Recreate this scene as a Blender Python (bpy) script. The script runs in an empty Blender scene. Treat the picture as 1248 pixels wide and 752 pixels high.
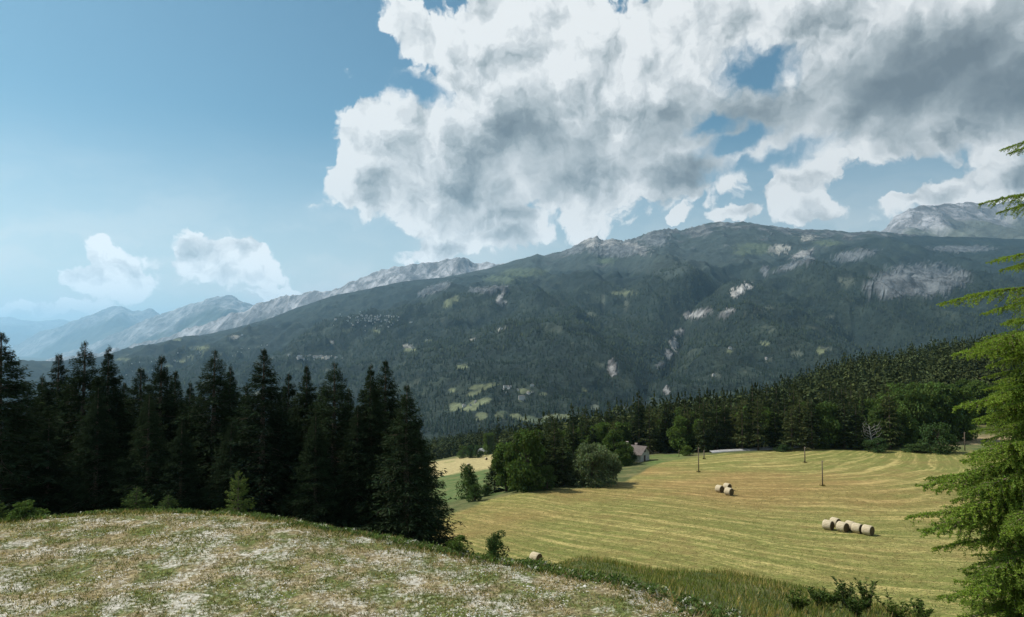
import bpy, math, random
import numpy as np
from math import radians, pi

# ------------------------------------------------------------------ camera, light, sky, exposure
scn = bpy.context.scene
COL = scn.collection
FPX = 832.0                       # focal length in pixels of a 1248 px wide frame
TH = math.atan(39.0 / FPX)        # the camera looks up by 2.7 degrees
cam_d = bpy.data.cameras.new("camera")
cam_d.sensor_width = 36.0
cam_d.lens = 36.0 * FPX / 1248.0
cam_d.clip_start = 0.3
cam_d.clip_end = 200000.0
cam = bpy.data.objects.new("camera", cam_d)
COL.objects.link(cam)
cam.location = (0, 0, 0)
cam.rotation_euler = (pi / 2 + TH, 0, 0)
scn.camera = cam

SUN_AZ, SUN_EL = radians(-70), radians(51)      # azimuth from +Y, clockwise
sun_dir = np.array([math.sin(SUN_AZ) * math.cos(SUN_EL), math.cos(SUN_AZ) * math.cos(SUN_EL), math.sin(SUN_EL)])
sd_ = bpy.data.lights.new("sun", 'SUN')
sd_.energy = 5.0
sd_.angle = radians(0.5)
sd_.color = (1.0, 0.95, 0.87)
sun = bpy.data.objects.new("sun", sd_)
COL.objects.link(sun)
from mathutils import Vector, Matrix
sun.rotation_euler = Vector(sun_dir).to_track_quat('Z', 'Y').to_euler()
sun.location = (-60, 0, 80)

scn.view_settings.view_transform = 'Standard'
scn.view_settings.look = 'None'
scn.view_settings.exposure = 0.2
scn.view_settings.gamma = 1.0
scn.view_settings.use_curve_mapping = False
scn.render.engine = 'CYCLES'
scn.cycles.use_denoising = True
scn.cycles.max_bounces = 5
scn.cycles.diffuse_bounces = 2
scn.cycles.glossy_bounces = 1
scn.cycles.transmission_bounces = 3
scn.cycles.volume_bounces = 1
scn.cycles.transparent_max_bounces = 4
scn.cycles.use_adaptive_sampling = False


def az_el(u, v):
    x = (u - 624) / FPX
    yc = (376 - v) / FPX
    d = (x, math.cos(TH) - yc * math.sin(TH), math.sin(TH) + yc * math.cos(TH))
    n = math.sqrt(d[0] ** 2 + d[1] ** 2 + d[2] ** 2)
    return math.atan2(d[0], d[1]), math.asin(d[2] / n)


class NT:
    """small helper for building node trees"""
    def __init__(self, tree):
        self.t = tree
        self.n = tree.nodes
        self.l = tree.links

    def new(self, kind, **kw):
        nd = self.n.new(kind)
        for k, v in kw.items():
            setattr(nd, k, v)
        return nd

    def put(self, sock, v):
        if isinstance(v, bpy.types.NodeSocket):
            self.l.new(v, sock)
        elif v is not None:
            if isinstance(v, (tuple, list)) and len(v) == 3 and sock.type == 'RGBA':
                v = (*v, 1)
            sock.default_value = v

    def math(self, op, a, b=None, c=None, clamp=False):
        nd = self.new('ShaderNodeMath', operation=op, use_clamp=clamp)
        self.put(nd.inputs[0], a)
        if b is not None: self.put(nd.inputs[1], b)
        if c is not None: self.put(nd.inputs[2], c)
        return nd.outputs[0]

    def vmath(self, op, a, b=None, scale=None):
        nd = self.new('ShaderNodeVectorMath', operation=op)
        self.put(nd.inputs[0], a)
        if b is not None: self.put(nd.inputs[1], b)
        if scale is not None: self.put(nd.inputs['Scale'], scale)
        return nd.outputs['Value'] if op in ('LENGTH', 'DOT_PRODUCT', 'DISTANCE') else nd.outputs[0]

    def mix(self, fac, a, b, blend='MIX'):
        nd = self.new('ShaderNodeMix', data_type='RGBA', blend_type=blend)
        self.put(nd.inputs['Factor'], fac)
        self.put(nd.inputs['A'] if False else nd.inputs[6], a)
        self.put(nd.inputs[7], b)
        return nd.outputs[2]

    def noise(self, vec, scale, detail=4, rough=0.5, dist=0.0, color=False, lac=2.0):
        nd = self.new('ShaderNodeTexNoise')
        self.put(nd.inputs['Vector'], vec)
        nd.inputs['Scale'].default_value = scale
        nd.inputs['Detail'].default_value = detail
        nd.inputs['Roughness'].default_value = rough
        nd.inputs['Distortion'].default_value = dist
        nd.inputs['Lacunarity'].default_value = lac
        return nd.outputs['Color' if color else 'Fac']

    def ramp(self, x, lo, hi, a=0.0, b=1.0, smooth=True):
        nd = self.new('ShaderNodeMapRange', interpolation_type='SMOOTHSTEP' if smooth else 'LINEAR')
        self.put(nd.inputs['Value'], x)
        nd.inputs['From Min'].default_value = lo
        nd.inputs['From Max'].default_value = hi
        nd.inputs['To Min'].default_value = a
        nd.inputs['To Max'].default_value = b
        return nd.outputs[0]

    def xyz(self, x, y, z=0.0):
        nd = self.new('ShaderNodeCombineXYZ')
        self.put(nd.inputs[0], x); self.put(nd.inputs[1], y); self.put(nd.inputs[2], z)
        return nd.outputs[0]


K100 = 832.0 * radians(1)
# ---- cumulus clouds: (u, v, half width, half height, tilt) sizes in 1/832 rad
CLOUDS = [
    (650, 150, 190, 130, 0), (760, 120, 220, 140, 0), (930, 110, 230, 125, 0), (1120, 110, 260, 110, 0), (560, 235, 130, 60, 0),
    (500, 42, 66, 36, -22), (590, 75, 95, 72, 0), (625, 25, 75, 70, 0), (462, 168, 72, 60, 10), (460, 222, 74, 58, 0),
    (515, 130, 70, 55, 20), (560, 190, 140, 110, 0), (535, 262, 85, 46, -10), (600, 275, 100, 40, 0), (540, 308, 56, 18, 8),
    (700, 110, 170, 160, 0), (710, 215, 130, 80, 8), (850, 70, 190, 140, 0), (1000, 60, 200, 140, 0), (1150, 60, 220, 135, 0),
    (830, 215, 120, 50, 12), (1060, 150, 160, 64, -8), (1220, 110, 200, 100, 8), (1180, 150, 130, 44, 12), (980, 226, 74, 32, 22),
    (990, 262, 54, 24, 0), (1160, 234, 104, 30, 14), (1232, 216, 100, 46, 8), (1100, 250, 32, 14, 0), (895, 268, 42, 13, 0), (1400, 130, 240, 170, 0),
    (1400, 230, 170, 40, 0), (820, 268, 20, 7, 0),
    (130, 346, 78, 26, 0), (127, 316, 25, 38, 0), (150, 333, 42, 28, -20), (100, 342, 44, 20, 0),
    (258, 324, 84, 38, 0), (238, 308, 50, 30, 10), (285, 308, 46, 32, 0), (308, 328, 44, 30, 0), (338, 358, 44, 9, 0), (60, 378, 90, 12, 0),
]
HOLES = [(915, 88, 27, 14, 10), (868, 152, 18, 9, 0), (905, 172, 26, 7, 10), (945, 198, 44, 9, 10),
         (490, 100, 30, 9, -15), (1100, 206, 46, 6, 12)]
DARKS = [(665, 190, 135, 95, 0, .9), (490, 220, 100, 60, 0, .38), (600, 230, 120, 55, 0, .8), (880, 165, 190, 80, 12, 1.0),
         (1130, 95, 260, 95, 8, 1.15), (1270, 70, 200, 110, 0, 1.2), (1000, 130, 140, 60, 0, .9), (840, 220, 90, 34, 0, .75),
         (620, 292, 90, 22, 0, .8), (560, 262, 100, 28, 0, .6), (268, 346, 80, 16, 0, .5), (140, 356, 66, 13, 0, .4), (1400, 130, 220, 120, 0, 1.0),
         (1150, 236, 80, 14, 12, .5), (960, 15, 130, 40, 0, .4), (760, 120, 60, 90, 0, .45)]


def build_world():
    w = bpy.data.worlds.new("World")
    scn.world = w
    w.use_nodes = True
    T = NT(w.node_tree)
    T.n.clear()
    out = T.new('ShaderNodeOutputWorld')
    bg = T.new('ShaderNodeBackground')
    bg.inputs['Strength'].default_value = 0.084
    T.l.new(bg.outputs[0], out.inputs[0])
    sky = T.new('ShaderNodeTexSky', sky_type='NISHITA')
    sky.sun_disc = False
    sky.sun_elevation = SUN_EL
    sky.sun_rotation = SUN_AZ
    sky.altitude = 1100
    sky.air_density = 1.0
    sky.dust_density = 1.6
    sky.ozone_density = 1.6
    def noise2(vec, scale, detail=4, rough=0.5, dist=0.0, color=False):
        nd = T.new('ShaderNodeTexNoise', noise_dimensions='2D')
        T.put(nd.inputs['Vector'], vec)
        nd.inputs['Scale'].default_value = scale; nd.inputs['Detail'].default_value = detail
        nd.inputs['Roughness'].default_value = rough; nd.inputs['Distortion'].default_value = dist
        return nd.outputs['Color' if color else 'Fac']
    tc = T.new('ShaderNodeTexCoord')
    sep = T.new('ShaderNodeSeparateXYZ')
    T.l.new(tc.outputs['Generated'], sep.inputs[0])
    az = T.math('ARCTAN2', sep.outputs[0], sep.outputs[1])
    el = T.math('ARCSINE', sep.outputs[2])
    p0 = T.xyz(az, el, 0.0)
    # ragged domain warp
    wn = noise2(p0, 6.0, 4, 0.6, color=True)
    wv = T.vmath('SCALE', T.vmath('SUBTRACT', wn, (0.5, 0.5, 0.5)), scale=0.055)
    wn2 = noise2(p0, 26.0, 4, 0.6, color=True)
    wv2 = T.vmath('SCALE', T.vmath('SUBTRACT', wn2, (0.5, 0.5, 0.5)), scale=0.030)
    p = T.vmath('ADD', T.vmath('ADD', p0, wv), wv2)

    def blob(pos, b):
        a, e = az_el(b[0], b[1])
        mp = T.new('ShaderNodeMapping', vector_type='TEXTURE')
        T.l.new(pos, mp.inputs[0])
        k = 1.0 / math.sqrt(1 + ((b[0] - 624) / FPX) ** 2)
        mp.inputs['Location'].default_value = (a, e, 0)
        mp.inputs['Rotation'].default_value = (0, 0, radians(b[4]))
        mp.inputs['Scale'].default_value = (b[2] / FPX * k * k, b[3] / FPX * k, 1)
        return T.vmath('LENGTH', mp.outputs[0])

    def field(pos):
        f = None
        for b in CLOUDS:
            d = T.math('SUBTRACT', 1.0, blob(pos, b))
            f = d if f is None else T.math('SMOOTH_MAX', f, d, 0.12)
        # clouds elsewhere in the sky, outside the view
        g = noise2(T.vmath('MULTIPLY', p0, (1.0, 1.6, 1.0)), 1.7, 3, 0.5)
        g = T.math('SUBTRACT', T.math('MULTIPLY', g, 5.0), 2.6)
        away = T.ramp(T.math('ABSOLUTE', az), 0.85, 1.3)
        up = T.ramp(el, 0.52, 0.75)
        g = T.math('ADD', g, T.math('MULTIPLY', T.math('SUBTRACT', T.math('MAXIMUM', away, up), 1.0), 6.0))
        f = T.math('MAXIMUM', f, T.math('MINIMUM', g, 0.5))
        return f

    f = field(p)
    sx, sy = -0.022, 0.030               # towards the light in the picture of the sky

    def puff(pos, det):
        # cauliflower lobes: rounded bumps with creases between them
        a1 = noise2(pos, 12.0, det, 0.60)
        vv = T.new('ShaderNodeTexVoronoi', feature='F1', voronoi_dimensions='2D')
        T.l.new(pos, vv.inputs['Vector'])
        vv.inputs['Scale'].default_value = 15.0
        vv.inputs['Detail'].default_value = 3.0
        vv.inputs['Roughness'].default_value = 0.6
        return T.math('ADD', T.math('MULTIPLY', a1, 0.9), T.math('MULTIPLY', T.math('SUBTRACT', 0.5, vv.outputs['Distance']), 0.36))
    pa = puff(p, 9.0)
    pb = puff(T.vmath('ADD', p, (sx, sy, 0)), 5.0)
    edge = T.math('MULTIPLY', T.math('SUBTRACT', pa, 0.46), 1.15)
    dens = T.math('ADD', T.math('ADD', f, 0.10), T.math('MULTIPLY', edge, T.ramp(f, 0.3, 0.8, 1.0, 0.35)))
    alpha = T.ramp(dens, 0.0, 0.20)
    hq = None
    for b in HOLES:
        q = blob(p, b)
        hq = q if hq is None else T.math('MINIMUM', hq, q)
    alpha = T.math('MULTIPLY', alpha, T.ramp(T.math('ADD', hq, T.math('MULTIPLY', T.math('SUBTRACT', pa, 0.5), 3.0)), 0.0, 1.7))
    # towards the light the lobes are white, away from it they are grey
    f2 = T.math('SUBTRACT', pa, pb)
    dk = None
    for b in DARKS:
        q = blob(p, b)
        e_ = T.math('MULTIPLY', T.ramp(q, 0.1, 1.5, 1.0, 0.0), b[5])
        dk = e_ if dk is None else T.math('SMOOTH_MAX', dk, e_, 0.25)
    soft = noise2(p, 3.6, 4, 0.5)
    dkk = T.math('MAXIMUM', T.math('ADD', dk, T.math('MULTIPLY', T.math('SUBTRACT', soft, 0.5), 0.7)), 0.0)
    thick = T.ramp(dens, 0.12, 0.95)
    dark = T.math('MULTIPLY', dkk, T.math('ADD', 0.10, T.math('MULTIPLY', thick, 0.90)))
    relief = T.math('MULTIPLY', f2, T.ramp(dk, 0.4, 1.1, 1.25, 0.5))
    lum = T.math('SUBTRACT', T.math('ADD', T.ramp(thick, 0.0, 1.0, 1.02, 0.96), relief), T.math('MULTIPLY', dark, 0.78))
    lum = T.math('MINIMUM', T.math('MAXIMUM', lum, 0.0), 1.0)
    cr = T.new('ShaderNodeValToRGB')
    T.l.new(lum, cr.inputs[0])
    el_ = cr.color_ramp.elements
    el_[0].position, el_[0].color = 0.0, (0.165, 0.20, 0.225, 1)
    el_[1].position, el_[1].color = 1.0, (0.90, 0.92, 0.92, 1)
    for pos, c in ((0.25, (0.265, 0.31, 0.335, 1)), (0.5, (0.45, 0.50, 0.52, 1)), (0.75, (0.68, 0.715, 0.73, 1))):
        e2 = el_.new(pos); e2.color = c
    ccol = T.vmath('SCALE', cr.outputs[0], scale=T.ramp(el, 0.05, 0.22, 13.5, 10.0))
    tint = T.vmath('MULTIPLY', sky.outputs[0], (0.70, 1.03, 0.95))
    # thin veil towards the horizon
    veil = T.ramp(el, -0.02, 0.32, 0.95, 0.0)
    vn = T.ramp(noise2(T.vmath('MULTIPLY', p, (1.0, 4.0, 1.0)), 5.0, 4, 0.55), 0.35, 0.75, 0.8, 1.2)
    skyc = T.mix(T.math('MULTIPLY', veil, vn), tint, (8.8, 9.2, 9.2))
    alpha = T.math('MULTIPLY', alpha, T.ramp(el, -0.02, 0.06, 0.3, 1.0))
    fin = T.mix(alpha, skyc, ccol)
    T.l.new(fin, bg.inputs['Color'])
    w.cycles.sampling_method = 'MANUAL'
    w.cycles.sample_map_resolution = 512


build_world()

# ------------------------------------------------------------------ numeric helpers
def _hash(ix, iy, seed):
    h = (ix.astype(np.int64) * 374761393 + iy.astype(np.int64) * 668265263 + seed * 982451653) & 0xFFFFFFFF
    h = ((h ^ (h >> 13)) * 1274126177) & 0xFFFFFFFF
    h = (h ^ (h >> 16)) & 0xFFFF
    return h / 65535.0


def gn(x, y, seed=0):
    x0 = np.floor(x); y0 = np.floor(y)
    fx = x - x0; fy = y - y0
    ix = x0.astype(np.int64); iy = y0.astype(np.int64)
    def g(dx, dy):
        a = _hash(ix + dx, iy + dy, seed) * 2 * pi
        return np.cos(a) * (fx - dx) + np.sin(a) * (fy - dy)
    ux = fx * fx * fx * (fx * (fx * 6 - 15) + 10); uy = fy * fy * fy * (fy * (fy * 6 - 15) + 10)
    a = g(0, 0) * (1 - ux) + g(1, 0) * ux
    b = g(0, 1) * (1 - ux) + g(1, 1) * ux
    return (a * (1 - uy) + b * uy) * 1.4


def fbm(x, y, oct=5, seed=0, rough=0.5):
    s = 0; a = 1.0; t = 0
    for o in range(oct):
        s = s + a * gn(x * 2 ** o + 17.3 * o, y * 2 ** o - 9.1 * o, seed + o)
        t += a; a *= rough
    return s / t * 1.6


def ridged(x, y, oct=5, seed=0):
    s = 0; a = 1.0; t = 0
    for o in range(oct):
        s = s + a * (1 - 2.2 * np.abs(gn(x * 2 ** o + 5.7 * o, y * 2 ** o + 3.3 * o, seed + o)))
        t += a; a *= 0.5
    return s / t


def sstep(x, a, b):
    t = np.clip((x - a) / (b - a), 0, 1)
    return t * t * (3 - 2 * t)


def smax(a, b, k):
    h = np.clip(0.5 + 0.5 * (a - b) / k, 0, 1)
    return b * (1 - h) + a * h + k * h * (1 - h)


def ray(u, v):
    """direction with unit forward (y) component"""
    yc = (376 - v) / FPX
    dy = math.cos(TH) - yc * math.sin(TH)
    return ((u - 624) / FPX / dy, (math.sin(TH) + yc * math.cos(TH)) / dy)


def uv_of(x, y, z):
    zc = y * math.cos(TH) + z * math.sin(TH)
    yc = z * math.cos(TH) - y * math.sin(TH)
    zc = np.maximum(zc, 1e-3)
    return 624 + FPX * x / zc, 376 - FPX * yc / zc


def table(pts):
    """pixel outline -> arrays (s, t) to interpolate the slope of the line of sight"""
    r = [ray(u, v) for u, v in pts]
    return np.array([a for a, b in r]), np.array([b for a, b in r])


# ------------------------------------------------------------------ the lie of the land
EDGE = [(-90, 5), (-60, 14), (-40, 23), (-30, 28)] + \
       [(ray(u, v)[0] * (-8.0 / ray(u, v)[1]), -8.0 / ray(u, v)[1]) for u, v in
        ((0, 630), (110, 620), (220, 617), (300, 621), (400, 640), (470, 649), (550, 664), (650, 685), (775, 713), (905, 753))] + \
       [(8.6, 15.5), (10.4, 9), (11.4, 2), (12, -40)]
EDGE = np.array(EDGE)


def edge_sd(x, y):
    """signed distance to the rim of the knoll, positive outside"""
    best = np.full(x.shape, 1e9); sg = np.zeros(x.shape)
    for i in range(len(EDGE) - 1):
        ax, ay = EDGE[i]; bx, by = EDGE[i + 1]
        dx, dy = bx - ax, by - ay
        L2 = dx * dx + dy * dy
        t = np.clip(((x - ax) * dx + (y - ay) * dy) / L2, 0, 1)
        qx = x - (ax + t * dx); qy = y - (ay + t * dy)
        d = np.sqrt(qx * qx + qy * qy)
        cr = dx * (y - ay) - dy * (x - ax)
        m = d < best
        best = np.where(m, d, best); sg = np.where(m, np.where(cr > 0, 1.0, -1.0), sg)
    return best * sg


FY = np.array([40, 60, 90, 108, 143, 165, 190, 215, 260, 350, 450, 600, 900, 1300, 1800, 2600.0])
FU = np.array([-400, 0, 400, 520, 575, 650, 750, 800, 900, 1050, 1200, 1650.0])
FZ = np.array([
    [-26, -30, -34, -36, -42, -46, -52, -56, -66, -86, -105, -130, -180, -240, -310, -400],
    [-26, -29, -32, -34, -40, -45, -50, -54, -63, -84, -103, -130, -180, -240, -300, -380],
    [-25, -29, -31, -32, -37, -42, -47, -52, -60, -78, -95, -120, -165, -225, -280, -350],
    [-25, -29, -30, -31, -35, -39, -44, -49, -57, -73, -87, -106, -148, -200, -260, -300],
    [-25, -29, -30, -30.5, -33.5, -37, -41.5, -46, -54, -69.5, -82, -98, -138, -190, -250, -262],
    [-25, -28.6, -30, -30.5, -31.8, -34, -37.5, -41, -48, -61, -74, -92, -134, -188, -248, -258],
    [-25, -28.5, -29.8, -30.3, -31.8, -33.3, -35.3, -37.6, -43, -53, -66, -88, -132, -188, -248, -262],
    [-25, -28.5, -29.6, -30.1, -31.7, -32.9, -34.2, -36.2, -41, -50, -62, -84, -130, -188, -248, -270],
    [-25, -28, -29.3, -30, -31.6, -32.4, -33.1, -34.4, -38.5, -46.5, -53, -68, -120, -180, -250, -280],
    [-24, -27.5, -29, -29.9, -31.3, -32.1, -32.8, -33.9, -35.5, -35, -31, -31, -80, -160, -240, -290],
    [-23, -26.5, -28.5, -29.5, -31, -31.8, -32.5, -33.4, -32.5, -27, -20, -15, -60, -140, -230, -290],
    [-22, -26, -28, -29, -30, -30.5, -31, -31, -28, -15, 0, 12, -20, -110, -220, -290]])
LFY = np.log(FY); SU = (FU - 624) / FPX


def Fz(x, y):
    yy = np.maximum(y, 40.0)
    s = np.clip(x / yy, SU[0], SU[-1] - 1e-6)
    ly = np.clip(np.log(yy), LFY[0], LFY[-1] - 1e-6)
    i = np.clip(np.searchsorted(SU, s) - 1, 0, len(SU) - 2)
    j = np.clip(np.searchsorted(LFY, ly) - 1, 0, len(LFY) - 2)
    a = (s - SU[i]) / (SU[i + 1] - SU[i]); b = (ly - LFY[j]) / (LFY[j + 1] - LFY[j])
    a = a * a * (3 - 2 * a) * .5 + a * .5
    z = (FZ[i, j] * (1 - a) + FZ[i + 1, j] * a) * (1 - b) + (FZ[i, j + 1] * (1 - a) + FZ[i + 1, j + 1] * a) * b
    wild = sstep(yy, 205, 420)
    return z + fbm(x / 45, y / 45, 3, 5) * (0.35 + 1.6 * wild) + wild * fbm(x / 160, y / 160, 3, 9) * 3.0


def G(x, y):
    x = np.asarray(x, float); y = np.asarray(y, float)
    sd = edge_sd(x, y)
    W = 10.5 + 20 * (1 - sstep(x, -6, 3)) + 6.5 * sstep(x, 6, 14)
    out = np.logaddexp(0, sd * 1.1) / 1.1
    K = -8.02 - (0.30 + 0.15 * (1 - sstep(x, -0.5, 4.5)) - 0.032 * sstep(x, 5, 11)) * np.minimum(out, W) - 0.95 * np.maximum(out - W, 0) - 0.010 * np.clip(-sd - 2, 0, 30)
    K = K + 0.0 + fbm(x / 6.5, y / 6.5, 3, 21) * 0.14 + fbm(x / 1.4, y / 1.4, 3, 22) * 0.035
    return smax(K, Fz(x, y), 1.5)


def hit(u, v, fn=None, y0=10.0, y1=1800.0, n=6000):
    fn = fn or G
    s, t = ray(u, v)
    ys = np.geomspace(y0, y1, n)
    g = fn(s * ys, ys) - t * ys
    k = np.argmax(g > 0)
    if not (g > 0).any():
        k = n - 1
    y = ys[k]
    return float(s * y), float(y), float(fn(np.array([s * y]), np.array([y]))[0])


def gz(x, y):
    return float(G(np.array([x], float), np.array([y], float))[0])


# the large valley side across the river
RID_A = [(-420, 470), (-200, 455), (0, 445), (60, 442), (110, 437), (150, 428), (200, 417), (245, 409), (280, 401), (320, 391), (345, 382),
         (380, 369), (400, 362), (450, 352), (490, 343), (540, 338), (575, 332), (600, 325), (640, 314), (655, 309), (662, 311), (690, 304), (703, 298),
         (714, 293), (722, 291), (728, 290), (734, 294), (748, 292), (760, 294), (772, 291), (785, 287), (798, 281), (812, 279), (828, 281),
         (845, 277), (862, 272), (880, 270), (893, 271), (905, 270), (930, 274), (955, 277), (980, 279), (1010, 280), (1035, 283), (1062, 281), (1085, 283),
         (1110, 286), (1150, 288), (1200, 289), (1260, 291), (1400, 300), (1700, 330)]
SA, TA = table(RID_A)
RU = (np.array([-420, 0, 200, 400, 600, 800, 1000, 1250, 1700.]) - 624) / FPX
RD = np.array([6500, 7000, 8000, 9000, 9500, 9200, 9000, 9500, 10500.])
TU = RU
TD = np.array([2700, 2700, 2600, 2300, 1900, 1850, 1900, 2000, 2200.])
TZ = np.array([-420, -400, -380, -330, -262, -285, -300, -310, -320.])
GORGE_Y = np.array([1800, 2400, 3000, 4000, 4700, 5600, 6800.])
GORGE_U = (np.array([770, 785, 800, 828, 850, 880, 930.]) - 624) / FPX


def Mz(x, y, detail=True):
    s = x / y
    R = np.interp(s, RU, RD); T0 = np.interp(s, TU, TD); zt = np.interp(s, TU, TZ)
    zr = np.interp(s, SA, TA) * R
    a = np.clip((y - T0) / (R - T0), -0.2, 1)
    ap = np.maximum(a, 0)
    prof = 0.62 * ap + 0.38 * ap ** 2.1 + 0.025 * np.sin(ap * 15 + 3 * s) * np.sin(pi * ap)
    z = zt + (zr - zt) * prof - np.where(a < 0, 1, 0) * 0
    env = np.sin(pi * np.clip(ap, 0, 1)) ** 0.8
    if detail:
        z = z + env * (ridged(x / 1500 + 3, y / 3800 + x / 6000, 5, 40) - 0.35) * 330
        z = z + (0.2 + env) * fbm(x / 380, y / 700, 5, 50) * 42
        z = z + fbm(x / 90, y / 130, 4, 60, 0.6) * (7 + 9 * env)
        gs = np.interp(y, GORGE_Y, GORGE_U) + 0.006 * np.sin(y / 260.)
        wv = (s - gs) * y
        g = np.exp(-np.abs(wv) / 170.) * sstep(y, 1900, 2600) * (1 - sstep(y, 5600, 6900))
        z = z - 150 * g
        # scarps
        z = z + 35 * sstep(fbm(x / 600, y / 500, 3, 70), 0.15, 0.3) * env
    z = z - np.maximum(y - R, 0) * 0.55
    return z


# ------------------------------------------------------------------ mesh helpers
def mesh_np(name, verts, faces, mats, cols=None, smooth=False, midx=None, extra=None):
    me = bpy.data.meshes.new(name)
    verts = np.asarray(verts, np.float32)
    groups = faces if isinstance(faces, list) else [faces]
    groups = [np.asarray(g, np.int32) for g in groups if len(g)]
    loops = np.concatenate([g.ravel() for g in groups])
    tot = np.concatenate([np.full(len(g), g.shape[1], np.int32) for g in groups])
    st = np.concatenate([[0], np.cumsum(tot)[:-1]]).astype(np.int32)
    me.vertices.add(len(verts)); me.vertices.foreach_set('co', verts.ravel())
    me.loops.add(len(loops)); me.loops.foreach_set('vertex_index', loops)
    me.polygons.add(len(tot)); me.polygons.foreach_set('loop_start', st); me.polygons.foreach_set('loop_total', tot)
    if smooth:
        me.polygons.foreach_set('use_smooth', np.ones(len(tot), bool))
    for m in (mats if isinstance(mats, (list, tuple)) else [mats]):
        me.materials.append(m)
    if midx is not None:
        me.polygons.foreach_set('material_index', np.asarray(midx, np.int32))
    me.update(calc_edges=True)
    if cols is not None:
        at = me.color_attributes.new('Col', 'FLOAT_COLOR', 'POINT')
        c = np.ones((len(verts), 4), np.float32); c[:, :cols.shape[1]] = cols
        at.data.foreach_set('color', c.ravel())
    for k, v in (extra or {}).items():
        if v.ndim == 1:
            at = me.attributes.new(k, 'FLOAT', 'POINT'); at.data.foreach_set('value', v.astype(np.float32))
        else:
            at = me.attributes.new(k, 'FLOAT_COLOR', 'POINT')
            c = np.ones((len(verts), 4), np.float32); c[:, :v.shape[1]] = v
            at.data.foreach_set('color', c.ravel())
    me.validate()
    return me


def link(name, me, parent=None, loc=None, rot=None, scale=None):
    o = bpy.data.objects.new(name, me)
    COL.objects.link(o)
    if parent is not None: o.parent = parent
    if loc is not None: o.location = loc
    if rot is not None: o.rotation_euler = rot
    if scale is not None: o.scale = scale
    return o


def tag(o, label=None, cat=None, group=None, kind=None):
    if label: o['label'] = label
    if cat: o['category'] = cat
    if group: o['group'] = group
    if kind: o['kind'] = kind
    return o


def thing(name, label, cat, loc=(0, 0, 0), rz=0.0, group=None):
    o = bpy.data.objects.new(name, None)
    o.empty_display_size = 0.3
    COL.objects.link(o)
    o.location = loc; o.rotation_euler = (0, 0, rz)
    return tag(o, label, cat, group)


class MB:
    """collects boxes, prisms and tubes into one mesh"""
    def __init__(self):
        self.v = []; self.f = []

    def add(self, vs, fs):
        k = len(self.v)
        self.v += [tuple(p) for p in vs]
        self.f += [tuple(i + k for i in q) for q in fs]
        return self

    def box(self, c, s, rz=0.0):
        cx, cy, cz = c; sx, sy, sz = s[0] / 2, s[1] / 2, s[2] / 2
        vs = []
        for dz in (-sz, sz):
            for dx, dy in ((-sx, -sy), (sx, -sy), (sx, sy), (-sx, sy)):
                vs.append((cx + dx * math.cos(rz) - dy * math.sin(rz), cy + dx * math.sin(rz) + dy * math.cos(rz), cz + dz))
        return self.add(vs, [(0, 3, 2, 1), (4, 5, 6, 7), (0, 1, 5, 4), (1, 2, 6, 5), (2, 3, 7, 6), (3, 0, 4, 7)])

    def tube(self, pts, rad, n=8, jitter=0.0, rng=None):
        pts = [Vector(p) for p in pts]
        vs = []; fs = []
        for i, p in enumerate(pts):
            d = (pts[min(i + 1, len(pts) - 1)] - pts[max(i - 1, 0)]).normalized()
            a = d.cross(Vector((0.31, 0.87, 0.38))).normalized(); b = d.cross(a)
            for k in range(n):
                t = 2 * pi * k / n
                r = rad[i] * (1 + (rng.uniform(-jitter, jitter) if rng else 0))
                vs.append(p + a * math.cos(t) * r + b * math.sin(t) * r)
        for i in range(len(pts) - 1):
            for k in range(n):
                fs.append((i * n + k, i * n + (k + 1) % n, (i + 1) * n + (k + 1) % n, (i + 1) * n + k))
        fs.append(tuple(range(n))[::-1]); fs.append(tuple((len(pts) - 1) * n + k for k in range(n)))
        return self.add(vs, fs)

    def mesh(self, name, mat, smooth=False, bevel=0.0):
        me = bpy.data.meshes.new(name)
        me.from_pydata([tuple(p) for p in self.v], [], self.f)
        me.materials.append(mat)
        if bevel:
            import bmesh
            bm = bmesh.new(); bm.from_mesh(me)
            bmesh.ops.bevel(bm, geom=list(bm.edges), offset=bevel, segments=1, affect='EDGES')
            bm.to_mesh(me); bm.free()
        if smooth:
            me.polygons.foreach_set('use_smooth', [True] * len(me.polygons))
        me.update()
        return me


# ------------------------------------------------------------------ materials
def mat_new(name):
    m = bpy.data.materials.new(name)
    m.use_nodes = True
    T = NT(m.node_tree); T.n.clear()
    out = T.new('ShaderNodeOutputMaterial')
    return m, T, out


def principled(T, out, col, rough=0.9, spec=0.2, normal=None):
    b = T.new('ShaderNodeBsdfPrincipled')
    T.put(b.inputs['Base Color'], col)
    T.put(b.inputs['Roughness'], rough)
    b.inputs['Specular IOR Level'].default_value = spec
    if normal is not None: T.l.new(normal, b.inputs['Normal'])
    T.l.new(b.outputs[0], out.inputs[0])
    return b


def bump(T, h, strength, dist):
    b = T.new('ShaderNodeBump')
    b.inputs['Strength'].default_value = strength
    b.inputs['Distance'].default_value = dist
    T.put(b.inputs['Height'], h)
    return b.outputs[0]


def attr(T, name, out='Color'):
    a = T.new('ShaderNodeAttribute'); a.attribute_name = name
    return a.outputs[out]


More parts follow.
